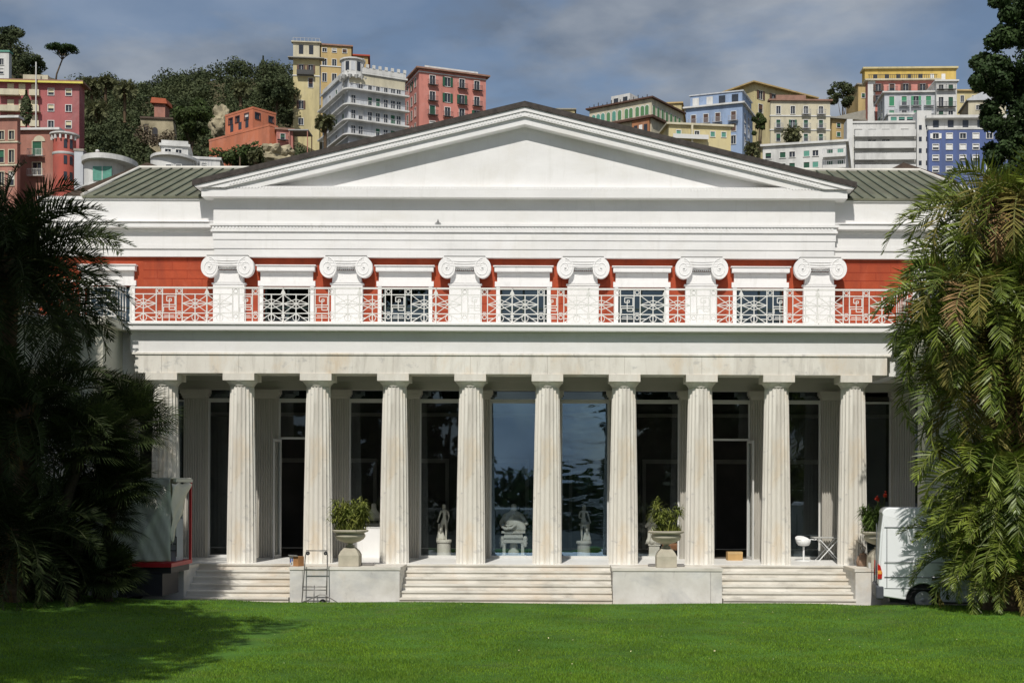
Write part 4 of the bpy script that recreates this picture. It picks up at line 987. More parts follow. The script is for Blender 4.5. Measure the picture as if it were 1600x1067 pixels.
m = MB(); m.box(-LT, -.02, 0.0, WT, topz, topz + .03); m.box(-LT, -.3, WT - .02, WT, bedz, topz); m.box(-LT - .02, -LT, 0, WT, bedz, topz); bevel(obj('tarpaulin_roof', m, TARP, trk), .01)
for y_ in (WT - .07,): m = MB(); m.box(-.06, .0, y_ - .02, y_ + .05, bedz, topz - .08); obj('rear_post', m, TRED, trk)
m = MB(); m.box(-.07, .01, .3, WT, topz - .08, topz - .002); obj('top_rail', m, TARP, trk)
m = MB(); m.box(-.2, -.15, 1.4, 1.45, bedz, 2.9); obj('inner_post', m, WFRAME, trk)
m = MB(); m.box(-LT, 0, -.035, WT + .02, bedz - .10, bedz); obj('bed', m, TRED, trk)
m = MB(); m.box(-LT, -.05, .1, WT - .1, bedz - .26, bedz - .101); obj('chassis', m, BLK, trk)
m = MB(); m.box(-.55, -.12, .75, 1.35, bedz, 2.25); cb = obj('cabinet', m, mat('blue_grey_panel', (.33, .37, .42), .6, .08, 2), trk); bevel(cb, .01)
m = MB()
for zz_ in (1.45, 1.62, 1.80): m.bar((-.5, .7, zz_), (-.1, .7, zz_), .02)
m.bar((-.5, .7, 1.3), (-.5, .7, 1.8), .02); m.bar((-.1, .7, 1.3), (-.1, .7, 1.8), .02); obj('rack', m, BLK, trk)
for xx in (-1.6, -2.6, -6.6): 
    for y_ in (.02, WT - .3): wheel(trk, xx, y_, .42, w_=.26)
m = MB(); m.box(-1.3, -.25, .05, WT - .35, .34, .9); obj('dark_underside_box', m, BLK, trk)  # black box added to fill the dark space below the tail
m = MB(); m.prism([(-LT - 1.9, .5), (-LT - .1, .5), (-LT - .1, 2.9), (-LT - 1.4, 2.95), (-LT - 1.85, 1.7)], .05, WT - .05); bevel(obj('cab', m, TRED, trk), .06, 3)
m = MB(); m.prism([(-LT - 1.55, 1.75), (-LT - .5, 1.75), (-LT - .5, 2.6), (-LT - 1.3, 2.6)], .03, .052); obj('cab_window', m, mat('dark_glass', (.02, .025, .03), .08), trk)
# tarpaulin corner drawn across the upper tail opening
m = MB(); V = []
for j in range(13):
    for i in range(9):
        u = i / 8 * (1 - j / 12.0); V.append((-.01 + .03 * math.sin(j * 1.1 + i), .0 + u * (WT - .08), topz - .11 - j * .125 - .03 * math.sin(i * 1.7)))
m.add(V, [(j * 9 + i, (j + 1) * 9 + i, (j + 1) * 9 + i + 1, j * 9 + i + 1) for j in range(12) for i in range(8)]); fo = obj('tarpaulin_flap', m, TARP, trk, smooth=True); fo.modifiers.new('t', 'SOLIDIFY').thickness = .01

rgf = np.random.default_rng(9); V = []
for k in range(110):
    y = rgf.uniform(-17, -3.2); x = XC + rgf.uniform(-870, 700) / F * (y - YC); zz_ = float(lawn_z(x, y)) + rgf.uniform(.035, .06); u = rgf.normal(size=3); u[2] *= .3; u = u / np.linalg.norm(u) * rgf.uniform(.010, .022); q = np.array([-u[1], u[0], rgf.normal() * .01]) * .6; c = np.array([x, y, zz_]); V += [c - u, c + q, c + u, c - q]
tag(link('fallen_leaves', polymesh('fallen_leaves', np.array(V), 4, mat('pale_dry_leaf', (.55, .50, .28), .8, .3, 4, island=.5))), 'tiny pale daisies and dry leaves scattered over the lawn', 'leaves', kind='stuff')
# ---------------- hillside terrain ----------------
RPX = [-1200, -200, 0, 50, 110, 150, 240, 330, 440, 500, 620, 760, 900, 1100, 1300, 1500, 1800, 3000]
RPY = [60, 55, 66, 118, 138, 156, 146, 128, 128, 160, 195, 225, 225, 215, 205, 205, 170, 150]
YR = 330.0
def ridge_z(px): return EZ + (VY - np.interp(px, RPX, RPY)) * (YR - YC) / F
def terr(x, y):
    px = VX + (x - XC) * F / (y - YC)
    zr = ridge_z(px); t_ = np.clip((y - 28) / (YR - 28), 0, None)
    zz_ = np.where(t_ <= 1, zr * t_ ** 1.35, zr * (1 - .4 * (t_ - 1)))
    return zz_ + 1.2 * np.sin(x * .13 + y * .05) * np.sin(y * .11) * np.clip(t_ * 4, 0, 1)
xs = np.linspace(-330, 330, 133); ys = np.linspace(28, 460, 88)
V = [(x, y, float(terr(x, y)) - (0 if y > 29 else .3)) for y in ys for x in xs]; nx = len(xs)
HG = mat('hill_ground', (.055, .06, .028), .95, 0, .05, .5, 1, col2=(.12, .09, .05), detail=10)
m = MB(); m.add(V, [(j * nx + i, j * nx + i + 1, (j + 1) * nx + i + 1, (j + 1) * nx + i) for j in range(len(ys) - 1) for i in range(nx - 1)])
tag(obj('hillside', m, HG, smooth=True), kind='structure')

# ---------------- building generator ----------------
PANE = mat('dark_pane', (.03, .035, .045), .15, .3, 1, spec=.6)
CACHE = {}
def cmesh(key, fn, m):
    if key not in CACHE: CACHE[key] = fn().mesh(key[0], m)
    return CACHE[key]
def win(parent, u, v, ww, h, T0, rz, kind, fcol, scol, bal):
    """window: frame mesh + pane (+ shutters, + balcony) as sub-parts; local +y goes into the wall"""
    ww, h = round(ww, 1), round(h, 1)
    q_ = WR.random()
    if kind in ('cl', 'sh') and q_ < .42: kind = 'sh' if q_ < .16 else ('pl' if q_ < .28 else 'hb')
    elif kind == 'pl' and q_ < .3: kind = 'hb' if q_ < .2 else 'cl'
    elif kind == 'bl' and q_ < .3: kind = 'pl' if q_ < .15 else 'cl'
    if kind == 'hb': kind = 'bl'; scol = scol if q_ > .1 else WHT
    if bal and q_ > .88: bal = None
    def fr():
        m = MB(); t = .12
        m.box(-ww / 2 - t, -ww / 2, -.06, .02, 0, h + t); m.box(ww / 2, ww / 2 + t, -.06, .02, 0, h + t); m.box(-ww / 2, ww / 2, -.06, .02, h, h + t); m.box(-ww / 2 - t, ww / 2 + t, -.12, .02, -.1, 0)
        if kind in ('pl', 'sh'): m.box(-.04, .04, .08, .14, 0, h)
        return m
    o = link('window', cmesh(('window', ww, h, kind, fcol.name), fr, fcol), parent, T0, rz)
    if kind == 'cl':
        def f():
            m = MB(); m.box(-ww / 2, ww / 2, .04, .09, 0, h)
            for k in range(int(h / .25)): m.box(-ww / 2 + .05, ww / 2 - .05, .02, .039, .08 + k * .25, .2 + k * .25)
            return m
        link('shutter', cmesh(('shutter', ww, h, 'c', scol.name), f, scol), o)
    elif kind == 'bl':
        link('pane', cmesh(('pane', ww, h, 'b'), lambda: MB().box(-ww / 2, ww / 2, .15, .17, 0, h), PANE), o)
        link('blind', cmesh(('blind', ww, h, scol.name), lambda: MB().box(-ww / 2, ww / 2, .08, .12, h * .45, h), scol), o)
    else:
        link('pane', cmesh(('pane', ww, h, 'p'), lambda: MB().box(-ww / 2, ww / 2, .15, .17, 0, h), PANE), o)
        if kind == 'sh':
            link('shutter', cmesh(('shutter', ww, h, 'l', scol.name), lambda: MB().box(-ww / 2 - ww * .48, -ww / 2 - .02, -.13, -.065, 0, h), scol), o)
            link('shutter', cmesh(('shutter', ww, h, 'r', scol.name), lambda: MB().box(ww / 2 + .02, ww / 2 + ww * .48, -.13, -.065, 0, h), scol), o)
    if bal:
        def bf():
            m = MB(); bw = ww / 2 + .55; m.box(-bw, bw, -.8, -.125, -.22, -.105)
            m.box(-bw, bw, -.79, -.75, .85, .9); k = -bw
            while k < bw: m.box(k, k + .04, -.785, -.755, -.104, .85); k += .22
            for s_ in (-bw, bw - .04): m.box(s_, s_ + .04, -.745, -.13, .85, .9)
            return m
        link('balcony', cmesh(('balcony', ww, bal.name), bf, bal), o)
    return o
BOXES = []
WR = random.Random(12)
def bld(label, c, pyb, Y, th, pxo, wall, rows, cols, roof='flat', side=None, depth=10, corner='L', kind='pl', fcol=None, scol=None, bal=None, ww=8, scols=(), skind=None, ov=.6, rcol=None, courses=(), parapet=0, name='apartment_block', cat='building', bcourse=None, wins=None, ext=10, ridge=3, trimcol=None, rail=None, rowkinds=None, hipx=0.3):
    """c=(px,py) of the near top corner; pxo=px of the other end of the front; rows=[(py_top,py_bot)]; cols=[px]"""
    Cn = P(c[0], c[1], Y); s_ = sc(Y); th = R(th)
    sg = 1 if corner == 'L' else -1
    dx, dy = sg * math.cos(th), (math.sin(th) if corner == 'L' else -math.sin(th))
    k = (pxo - VX) / F
    W = (k * (Cn.y - YC) - (Cn.x - XC)) / (dx - k * dy); W = abs(W)
    if side is not None:
        ex, ey = -math.sin(th), math.cos(th); k = (side - VX) / F
        depth = abs((k * (Cn.y - YC) - (Cn.x - XC)) / (ex - k * ey))
    base = EZ + (VY - pyb) / s_
    H = Cn.z - base; O = Vector((Cn.x, Cn.y, base))
    if corner == 'R': O = O - Vector((math.cos(th), math.sin(th), 0)) * W
    o = thing(name, label, cat, O, th)
    BOXES.append((min(c[0], pxo, side or 9999), max(c[0], pxo, side or -9999), c[1], pyb, Y))
    fcol = fcol or WFRAME; scol = scol or mat('green_shutter', (.03, .12, .07), .6)
    def vz(py): return H - (py - c[1]) / s_
    def fu(px):
        f_ = (px - c[0]) / (pxo - c[0]); return W * f_ if corner == 'L' else W * (1 - f_)
    whw = ww / s_ / math.cos(th) / 2
    ops, list_ = [], []
    for ri, (a, b) in enumerate(rows):
        kd = rowkinds[ri] if rowkinds else kind
        for px in cols:
            if wins and (ri, cols.index(px)) in wins:
                k2 = wins[(ri, cols.index(px))]
                if k2 is None: continue
            else: k2 = kd
            u = fu(px); w_ = round(whw * 2, 1); h_ = round((b - a) / s_, 1); v = vz(b)
            if u - w_ / 2 < .1 or u + w_ / 2 > W - .1 or v < .05: continue
            ops.append((u - w_ / 2, u + w_ / 2, v, v + h_)); list_.append((u, v, w_, h_, k2))
    m = MB(); wallgrid(m, 0, W, 0, -ext, H, ops, .2)
    sops = []; slist = []
    for (a, b) in rows:
        for f_ in scols:
            u = depth * f_; w_ = 1.1; h_ = round((b - a) / s_, 1); v = vz(b)
            if v < .05: continue
            sops.append((u - w_ / 2, u + w_ / 2, v, v + h_)); slist.append((u, v, w_, h_))
    if corner == 'L':
        wallgrid(m, 0, depth, 0, -ext, H, sops, .2, T=lambda u, v, d: (d, u, v)); m.quad((W, 0, -ext), (W, depth, -ext), (W, depth, H), (W, 0, H))
    else:
        wallgrid(m, 0, depth, 0, -ext, H, sops, .2, T=lambda u, v, d: (W - d, u, v)); m.quad((0, depth, -ext), (0, 0, -ext), (0, 0, H), (0, depth, H))
    m.quad((W, depth, -ext), (0, depth, -ext), (0, depth, H), (W, depth, H)); m.quad((0, 0, H), (W, 0, H), (W, depth, H), (0, depth, H))
    obj('wall', m, wall, o)
    for (u, v, w_, h_, k2) in list_: win(o, u, v, w_, h_, (u, 0, v), 0, k2, fcol, scol, bal)
    for (u, v, w_, h_) in slist:
        if corner == 'L': win(o, u, v, w_, h_, (0, u, v), R(-90), skind or kind, fcol, scol, None)
        else: win(o, u, v, w_, h_, (W, u, v), R(90), skind or kind, fcol, scol, None)
    rc = rcol or mat('roof_terrace', (.3, .27, .23), .9, .2)
    m = MB()
    if roof == 'flat':
        m.box(-ov, W + ov, -ov, depth + ov, H + .002, H + .35)
        if parapet:
            for b_ in ((0, W, 0, .2), (0, W, depth - .2, depth), (0, .2, .2, depth - .2), (W - .2, W, .2, depth - .2)): m.box(b_[0], b_[1], b_[2], b_[3], H + .351, H + .35 + parapet)
    elif roof == 'hip':
        ix = W * hipx; m.box(-ov, W + ov, -ov, depth + ov, H + .002, H + .25)
        m.add([(-ov, -ov, H + .251), (W + ov, -ov, H + .251), (W + ov, depth + ov, H + .251), (-ov, depth + ov, H + .251), (ix, depth / 2, H + ridge), (W - ix, depth / 2, H + ridge)], [(0, 1, 5, 4), (1, 2, 5), (2, 3, 4, 5), (3, 0, 4), (3, 2, 1, 0)])
    elif roof == 'gable':   # ridge runs back, gable faces front
        m.prism([(-ov, H + .003), (W + ov, H + .003), (W + ov, H + .3), (W * hipx, H + ridge), (-ov, H + .3)], -ov, depth + ov)
    ro = obj('roof', m, rc, o)
    tcol = trimcol or fcol
    for cpy in courses:
        v = vz(cpy); m = MB(); m.box(-.12, W + .12, -.14, -.002, v - .12, v + .12)
        if corner == 'L': m.box(-.14, -.002, -.001, depth, v - .12, v + .12)
        else: m.box(W + .002, W + .14, -.001, depth, v - .12, v + .12)
        obj('string_course', m, tcol, o)
    for bc in (bcourse or ()):
        v = vz(bc[0]); p0, p1 = sorted((fu(bc[1]), fu(bc[2]))); dp = bc[3]
        m = MB(); m.box(p0, p1, -dp, -.145, v - .15, v + .12)
        if len(bc) > 4: m.box(p0, p1, -dp - .06, -dp - .002, v - .3, v + bc[4])
        bb = obj('long_balcony', m, bc[5] if len(bc) > 5 else tcol, o)
        if rail:
            m = MB(); m.box(p0, p1, -dp, -dp + .04, v + 1.0, v + 1.05); x = p0
            while x < p1: m.box(x, x + .05, -dp + .001, -dp + .039, v + .121, v + 1.0); x += .3
            obj('railing', m, rail, bb)
    o['_dims'] = (W, depth, H)
    return o, W, depth, H, s_
def col(n, r, g, b, var=.12, k=.74):
    c_ = lin(r, g, b, k); g_ = sum(c_) / 3; c_ = tuple(v * .78 + g_ * .22 + .012 for v in c_); dk = tuple(v * .55 + .03 for v in c_); lt = tuple(min(.8, v * .8 + .14) for v in c_)  # walls greyed and lifted: distance haze put into their colour
    return mat(n, c_, .9, var, .25, detail=8, stretch=(1, 1, .4), stains=((dk, .35, .46, .68, .65, (1.6, 1.6, .35)), (lt, .22, .52, .7, .5, (1, 1, 1)), (dk, 1.1, .56, .7, .5, (1, 1, .3))))
W_ = lambda: mat('pale_frame', (.55, .55, .53), .7)
CREAM = col('cream_render', 225, 215, 180); YEL = col('yellow_render', 228, 210, 142); OCH = col('ochre_render', 218, 184, 105)
MAG = col('rose_red_render', 196, 96, 96); BRK = col('salmon_brick', 192, 122, 98, .2); ORG = col('orange_render', 226, 120, 64); PNK = col('pink_render', 232, 135, 115)
WHT = col('white_render', 232, 232, 228, .06, .74); GRY = col('pale_grey_render', 212, 217, 224, .1); LBL = col('light_blue_render', 150, 180, 222); BLU = col('strong_blue_render', 80, 108, 175, .08)
TERR = mat('terracotta_edge', (.27, .16, .12), .85, .2, 1); DG = mat('dark_green_shutter', (.02, .085, .05), .6); TEAL = mat('teal_shutter', (.10, .28, .22), .6, .15); DRAIL = mat('dark_railing', (.06, .06, .06), .6); GRAIL = mat('grey_railing', (.35, .36, .38), .6)
BRS = mat('brown_shutter', (.10, .055, .04), .6); WBL = mat('white_blind', (.72, .72, .70), .7); CRB = mat('cream_blind', (.62, .56, .38), .7)

# rose-red block, upper left
o, W, D, H, s_ = bld('rose-red apartment block with a yellow cornice stripe, far left', (124, 131), 212, 205, 4, -12, MAG, [(140, 150), (165, 175), (190, 201)], [79, 107], corner='R', side=130, kind='bl', scol=CRB, ww=8, rcol=TERR, ov=.9, ext=14)
m = MB(); m.box(-1, W + .92, -.93, -.902, H - .25, H + .1); obj('cornice_stripe', m, mat('yellow_stripe', (.62, .55, .12), .7), o)
for py in (152, 177, 200):
    for (a, b) in ((-2, 31), (47, 63)):
        u0 = W * (1 - (a - 124) / (-12 - 124)); u1 = W * (1 - (b - 124) / (-12 - 124)); v = H - (py - 131) / s_
        m = MB(); m.box(u0, u1, -1.1, -.01, v - .15, v); m.box(u0, u1, -1.16, -1.101, v - .2, v + .9); obj('balcony', m, CREAM, o)
    for a in (15, 33, 53):
        u = W * (1 - (a - 124) / (-12 - 124)); v = H - (py - 131) / s_; m = MB(); m.box(u - .6, u + .6, -.05, -.01, v + .05, v + 2.2); obj('balcony_door', m, CRB, o)
m = MB(); m.box(W * .33, W * .62, .5, 4, H + .36, H + 1.6); obj('roof_parapet', m, CREAM, o)
m = MB(); m.tube([(W * .52, -1.3, -8), (W * .52, -1.3, H + 3.4)], .12, 8); tag(obj('drainpipe', m, WHT, o))
# brick house lower left, two fronts and a red round tower
o, W, D, H, s_ = bld('salmon brick house with a white cornice and an arched upper window', (90, 204), 300, 165, -3, 29, BRK, [(221, 243), (254, 274)], [57], corner='R', side=96, ww=14, kind='pl', bal=WHT, rcol=WHT, ov=.5, ext=8, fcol=CREAM)
m = MB(); m.prism([(W * .52 + .95 * math.cos(a), H - (221 - 204) / s_ + .9 * math.sin(a)) for a in np.linspace(0, math.pi, 9)], -.1, -.062); obj('arch_head', m, CREAM, o)
o, W, D, H, s_ = bld('pale brick wing with small arched windows at the left edge', (27, 185), 300, 160, -4, -60, BRK, [(205, 218), (234, 254), (268, 290)], [-14, 2, 18], corner='R', side=30, ww=8, kind='pl', rcol=WHT, ov=.4, ext=8, fcol=CREAM, courses=(222, 258))
q = P(101, 214, 163); t = thing('round_tower', 'bright red rounded tower with white bands beside the brick house', 'tower', (q.x, q.y, 0)); rr = 17 / sc(163)
m = MB(); m.lathe([(rr, q.z - 22), (rr, q.z)], n=32); obj('wall', m, col('bright_red_render', 205, 78, 52), t, smooth='auto')
for py, e in ((212, .5), (242, .12)):
    v = P(101, py, 163).z; m = MB(); m.lathe([(rr + .02, v - .25), (rr + e, v - .1), (rr + e, v + .12), (rr * .5, v + .4)], n=32); obj('cornice', m, WHT, t, smooth='auto')
for k in range(7):
    a = R(-160 + k * 24); m = MB(); m.box(-.12, .12, -.35, 0, -.7, -.1); b_ = obj('bracket', m, WHT, t, loc=(math.cos(a) * (rr + .0), math.sin(a) * (rr), P(101, 212, 163).z - .2), rz=a + R(90))
for py in (225, 250, 275):
    for a in (R(-35), R(-65)):
        m = MB(); m.box(-.24, .24, -.03, .02, 0, 1.3); obj('window', m, PANE, t, loc=(math.cos(a) * (rr + .02), math.sin(a) * (rr + .02), P(101, py, 163).z - 1), rz=a + R(90))
bld('small pale corner of a house with a teal roof, left edge high up', (14, 82), 125, 230, 2, -30, WHT, [(92, 102), (108, 116)], [2], corner='R', side=16, ww=6, rcol=TEAL, ov=.2)

# rounded white villa
q = P(152, 252, 150); t = thing('rounded_white_villa', 'white villa with an oval roof slab and a turquoise window', 'villa', (q.x, q.y, 0)); s_ = sc(150)
def oval(mb, cx, cy, rx, ry, z0, z1, n=48): mb.prismz([(cx + rx * math.cos(2 * math.pi * k / n), cy + ry * math.sin(2 * math.pi * k / n)) for k in range(n)], z0, z1)
m = MB(); oval(m, 0, 3, 30 / s_, 3.5, q.z - 12, q.z); obj('wall', m, WHT, t)
m = MB(); oval(m, .8, 3, 41 / s_, 5.0, q.z + .01, q.z + .75); obj('roof', m, WHT, t)
m = MB(); oval(m, .8, 3, 33 / s_, 4.0, q.z + .76, q.z + .9); obj('terrace', m, TERR, t)
m = MB(); m.box(-.4, 2.3, -.66, -.45, q.z - 2.9, q.z - .9); wo = obj('window', m, TEAL, t); m = MB(); m.box(.9, 1.0, -.68, -.661, q.z - 2.9, q.z - .9); obj('frame', m, WHT, wo)
m = MB(); oval(m, 0, 3, 33 / s_, 3.9, q.z - 3.6, q.z - 3.4); obj('floor_slab', m, WHT, t)
m = MB(); m.lathe([(.02, 0), (.25, .12), (.32, .3), (.25, .5), (.02, .6)], n=14); obj('garden_globe', m, WHT, t, loc=(-.7, 2, q.z + 1.6)); 
m = MB(); m.tube([(-.7, 2, q.z + .9), (-.7, 2, q.z + 1.65)], .05, 6); obj('globe_post', m, GRAIL, t)
bld('plain grey-white wall between the red tower and the rounded villa', (116, 236), 290, 158, 8, 128, GRY, [], [], roof='flat', ov=.1, depth=5, name='white_house', cat='house')

# white modernist house
o, W, D, H, s_ = bld('white modernist house with curved balcony and roof terrace', (252, 228), 262, 150, 12, 292, WHT, [(232, 239)], [262, 278], side=217, ww=9, kind='pl', rcol=WHT, ov=.3, ext=10, parapet=.5, scols=(.3, .7), name='modern_house', cat='house', depth=8)
q = P(258, 244, 146); t = thing('curved_house', 'lower white house with rounded front and dark square windows, under the roof terrace', 'house', (q.x, q.y, 0)); s_ = sc(146)
m = MB(); oval(m, 0, 4, 34 / s_, 4.2, q.z - 12, q.z); obj('wall', m, WHT, t); m = MB(); oval(m, .3, 4, 37 / s_, 4.9, q.z + .01, q.z + .4); obj('roof', m, WHT, t)
for dx_ in (.6, 2.0): 
    m = MB(); m.box(dx_ - .45, dx_ + .45, -.35, -.1, q.z - 2.6, q.z - 1.2); wo = obj('window', m, WHT, t); m = MB(); m.box(dx_ - .36, dx_ + .36, -.37, -.351, q.z - 2.5, q.z - 1.3); obj('pane', m, PANE, wo)
o, W, D, H, s_ = bld('white stepped terrace house sloping down behind the villa roof', (288, 248), 275, 150, 10, 342, WHT, [(254, 259)], [300, 318], ww=8, rcol=WHT, ov=.2, depth=7, name='terrace_house', cat='house')
m = MB(); m.box(.3, W * .8, -1.4, 1, H - 1.7, H - 1.5); m.box(W * .3, W * 1.1, -2, 1, H - 2.6, H - 2.4); obj('terrace', m, WHT, o)
m = MB(); x = .3
while x < W * .8: m.box(x, x + .06, -1.4, -1.34, H - 1.5, H - .6); x += .4
m.box(.3, W * .8, -1.4, -1.35, H - .6, H - .55); obj('railing', m, GRAIL, o)

# orange house
o, W, D, H, s_ = bld('orange cubic house with small dark windows below the wood', (395, 170), 250, 190, 50, 429, ORG, [(175, 184)], [402, 422], side=350, ww=6, kind='pl', fcol=mat('dark_frame', (.04, .04, .05), .5), rcol=ORG, ov=.05, scols=(.22, .55, .8), name='orange_house', cat='house', ext=8)
for py in (197, 213):
    for f_ in (.15, .4, .7):
        v = H - (py - 170) / s_; m = MB(); m.box(-.03, .05, D * f_, D * f_ + .9, v, v + 1.3); obj('window', m, PANE, o)
bld('lower orange wing of the cubic house with white windows', (421, 197), 250, 184, 52, 432, ORG, [], [], side=325, rcol=ORG, ov=.05, scols=(.12, .25, .6, .75), kind='pl', name='orange_wing', cat='house')
o, W, D, H, s_ = bld('pink annex with a red door porch beside the orange house', (432, 203), 245, 184, 14, 456, PNK, [(209, 218)], [441], ww=6, rcol=TERR, ov=.3, depth=6, bal=DRAIL, name='pink_annex', cat='house')
q = P(465, 209, 186); t = thing('pergola', 'dark open pergola right of the pink annex', 'pergola', (q.x, q.y, 0))
m = MB(); m.box(-1.2, 2.2, -2, 2, q.z, q.z + .2); obj('canopy', m, mat('grey_canopy', (.3, .3, .3), .8), t)
for xx in (-1.1, 2.0): 
    for yy in (-1.9, 1.8): m = MB(); m.box(xx, xx + .15, yy, yy + .15, q.z - 8, q.z - .001); obj('post', m, BRK, t)

# yellow tower and block
o, W, D, H, s_ = bld('tall narrow yellow tower house with a cream top storey', (458, 91), 215, 262, 6, 497, YEL, [(101, 114), (122, 136), (157, 170), (185, 195)], [470, 484], side=455, ww=7, kind='sh', scol=BRS, bal=None, rcol=mat('grey_slab', (.3, .29, .25), .8), ov=.2, depth=10, ext=14, courses=(118,), wins={(1, 0): None, (2, 1): None, (3, 1): None})
m = MB(); m.box(.0, W, .0, D, H + .36, H + 3.6); top = obj('top_storey', m, CREAM, o)
m = MB(); m.box(-.4, W + .4, -.5, D, H + 3.601, H + 3.85); obj('roof', m, CREAM, top)
for a in (.3, .68): m = MB(); m.box(W * a - .5, W * a + .5, -.04, .1, H + 1.0, H + 3.1); obj('window', m, PANE, top)
m = MB(); m.box(-1.1, W + 1.1, -1.2, D, H - .2, H + .001); obj('balcony', m, mat('grey_slab', (.3, .29, .25), .8), o)
m = MB()
for k in range(8): m.box(W * k / 7 - .05, W * k / 7 + .05, -.3, -.2, H + 3.86, H + 4.6)
m.box(0, W, -.3, -.2, H + 4.6, H + 4.68); obj('terrace_frame', m, GRAIL, top)
m = MB(); v = H - (117 - 91) / s_; m.box(W * .15, W * .8, -1.1, -.15, v - .2, v - .05); m.box(W * .15, W * .8, -1.12, -1.08, v - .05, v + .9); obj('balcony', m, DRAIL, o)
o, W, D, H, s_ = bld('ochre-yellow block standing just right of the yellow tower', (549, 74), 200, 280, 10, 499, OCH, [(78, 84), (95, 105), (117, 130)], [505, 521, 538], corner='R', side=553, ww=6, kind='pl', scol=BRS, rcol=TERR, ov=.4, courses=(106,), ext=14)
bld('low ochre house behind the domed white block', (575, 89), 140, 290, 8, 545, OCH, [(93, 99)], [552, 565], corner='R', side=579, ww=5, rcol=mat('red_tile', lin(170, 80, 60), .8), ov=.5, roof='flat')

# ornate white-grey block
o, W, D, H, s_ = bld('ornate white and grey block with a round corner turret and white balcony bands', (545, 113), 225, 235, 27, 631, GRY, [(124, 138), (148, 162), (171, 185), (195, 208)], [552, 563, 577, 589, 601, 612, 621], side=502, ww=6, kind='pl', scols=(.2, .45, .7), rcol=WHT, ov=.4, ext=14, parapet=1.0, fcol=WHT, wins={(0, 0): None, (1, 1): None, (3, 2): None})
for py in (140, 164, 188, 211):
    v = H - (py - 113) / s_; m = MB(); n = 14
    pts = [(W + .5, -1.3), (W + .5, -.15)] + [(.15, -.15), (-.15, .15), (-.15, D), (-1.2, D)] + [(-1.2 + .0, 1.6)] + [(.6 - 1.8 * math.cos(a), .6 - 1.9 * math.sin(a)) for a in np.linspace(.2, math.pi / 2, 7)]
    m.prismz(pts[::-1], v - .15, v + .15); bb = obj('balcony_band', m, WHT, o, fix=True)
    m = MB()
    for k in range(int(W / .35)): m.box(k * .35, k * .35 + .05, -1.27, -1.22, v + .16, v + 1.05)
    m.box(0, W + .5, -1.28, -1.21, v + 1.05, v + 1.12); obj('railing', m, GRAIL, bb)
m = MB(); m.box(.1, W - .1, -.1, -.003, H - 2.2, H - .2); obj('cream_frieze', m, CREAM, o)
m = MB()
for k in range(9): m.box(W * (.1 + k * .11) - .3, W * (.1 + k * .11) + .3, -.45, -.05, H + 1.36, H + 2.1)
m.box(0, W, -.35, -.15, H + .4, H + 1.35); obj('battlement', m, WHT, o)
m = MB(); rr = 18 / s_; cx_, cy_ = 1.3, 1.5
m.lathe([(rr, H - 1), (rr, H + 2.6), (rr + .35, H + 2.7), (rr + .35, H + 3.0), (rr + .1, H + 3.02)], (cx_, cy_, 0), 12); tu = obj('turret', m, WHT, o)
for k in range(12):
    a = R(15 + 30 * k); c_ = math.cos(R(15)); m = MB(); m.box(-.42, .42, -.05, .1, .3, 2.2); obj('turret_window', m, PANE if k % 2 else GRY, tu, loc=(cx_ + rr * c_ * math.cos(a), cy_ + rr * c_ * math.sin(a), H), rz=a + R(90))
for k in range(12):
    a = R(30 * k); m = MB(); m.tube([(0, 0, -1.6), (0, 0, -.9)], [.15, .5], 8); obj('turret_bracket', m, WHT, tu, loc=(cx_ + (rr + .2) * math.cos(a), cy_ + (rr + .2) * math.sin(a), H + .2))
# pink block
o, W, D, H, s_ = bld('pink block with dark green shutters and a small balcony at every window', (655, 108), 205, 250, 22, 757, PNK, [(116, 130), (141, 155), (163, 177), (187, 200)], [675, 698, 720, 743], side=630, ww=8, kind='cl', scol=DG, bal=DRAIL, scols=(.25, .5, .78), skind='cl', rcol=TERR, ov=.8, ext=14, trimcol=WHT, courses=(112,), wins={(0, 1): 'sh', (0, 2): 'pl', (1, 0): 'pl', (1, 1): 'sh', (2, 1): 'pl', (2, 2): 'sh', (3, 0): 'pl'})
m = MB(); m.box(W * .1, W * .9, 1, 1.15, H + .36, H + 1.3); obj('terrace_wall', m, WHT, o)
# yellow chimney house peeping over the pediment
bld('little yellow house top with a white dish peeping over the pediment roof', (871, 172), 215, 300, 0, 896, YEL, [], [], depth=6, ov=.4, rcol=mat('grey_slab', (.3, .29, .25), .8), name='small_house', cat='house')

# corner block with green arches
o, W, D, H, s_ = bld('cream and brown corner block with a row of green arched windows', (1018, 154), 225, 265, -34, 919, CREAM, [(190, 203)], [935, 955, 972], corner='R', side=1065, ww=6, kind='cl', scol=BRS, scols=(), rcol=BRS, ov=.7, ext=14, ridge=2)
def archmesh(w_, h_):
    m = MB(); r_ = w_ / 2; m.prism([(-r_, 0), (r_, 0)] + [(r_ * math.cos(a), h_ - r_ + r_ * math.sin(a)) for a in np.linspace(0, math.pi, 9)], -.08, -.003); return m
am = archmesh(.95, 2.2).mesh('arched_window', mat('olive_green', (.10, .22, .10), .6)); am2 = archmesh(1.25, 2.45).mesh('surround', WHT)
am3 = archmesh(1.0, 2.2).mesh('arched_window', TEAL)
for k, px in enumerate((926, 933.5, 941, 950, 959, 968, 979, 986, 996, 1004, 1011)):
    f_ = (1018 - px) / (1018 - 919); u = W * (1 - f_); a_o = link('arched_window', am3 if k < 5 and k != 3 else am, o, (u, 0, H - 3.6))
    b_o = link('surround', am2, a_o, (0, .04, -.05))
for k in range(7):
    a_o = link('arched_window', am, o, (W, D * (.07 + k * .135), H - 3.6), R(90)); link('surround', am2, a_o, (0, .04, -.05))
m = MB(); m.box(-.9, W + .9, -1.0, D, H - 4.6, H - 4.1); obj('balcony_band', m, BRS, o)
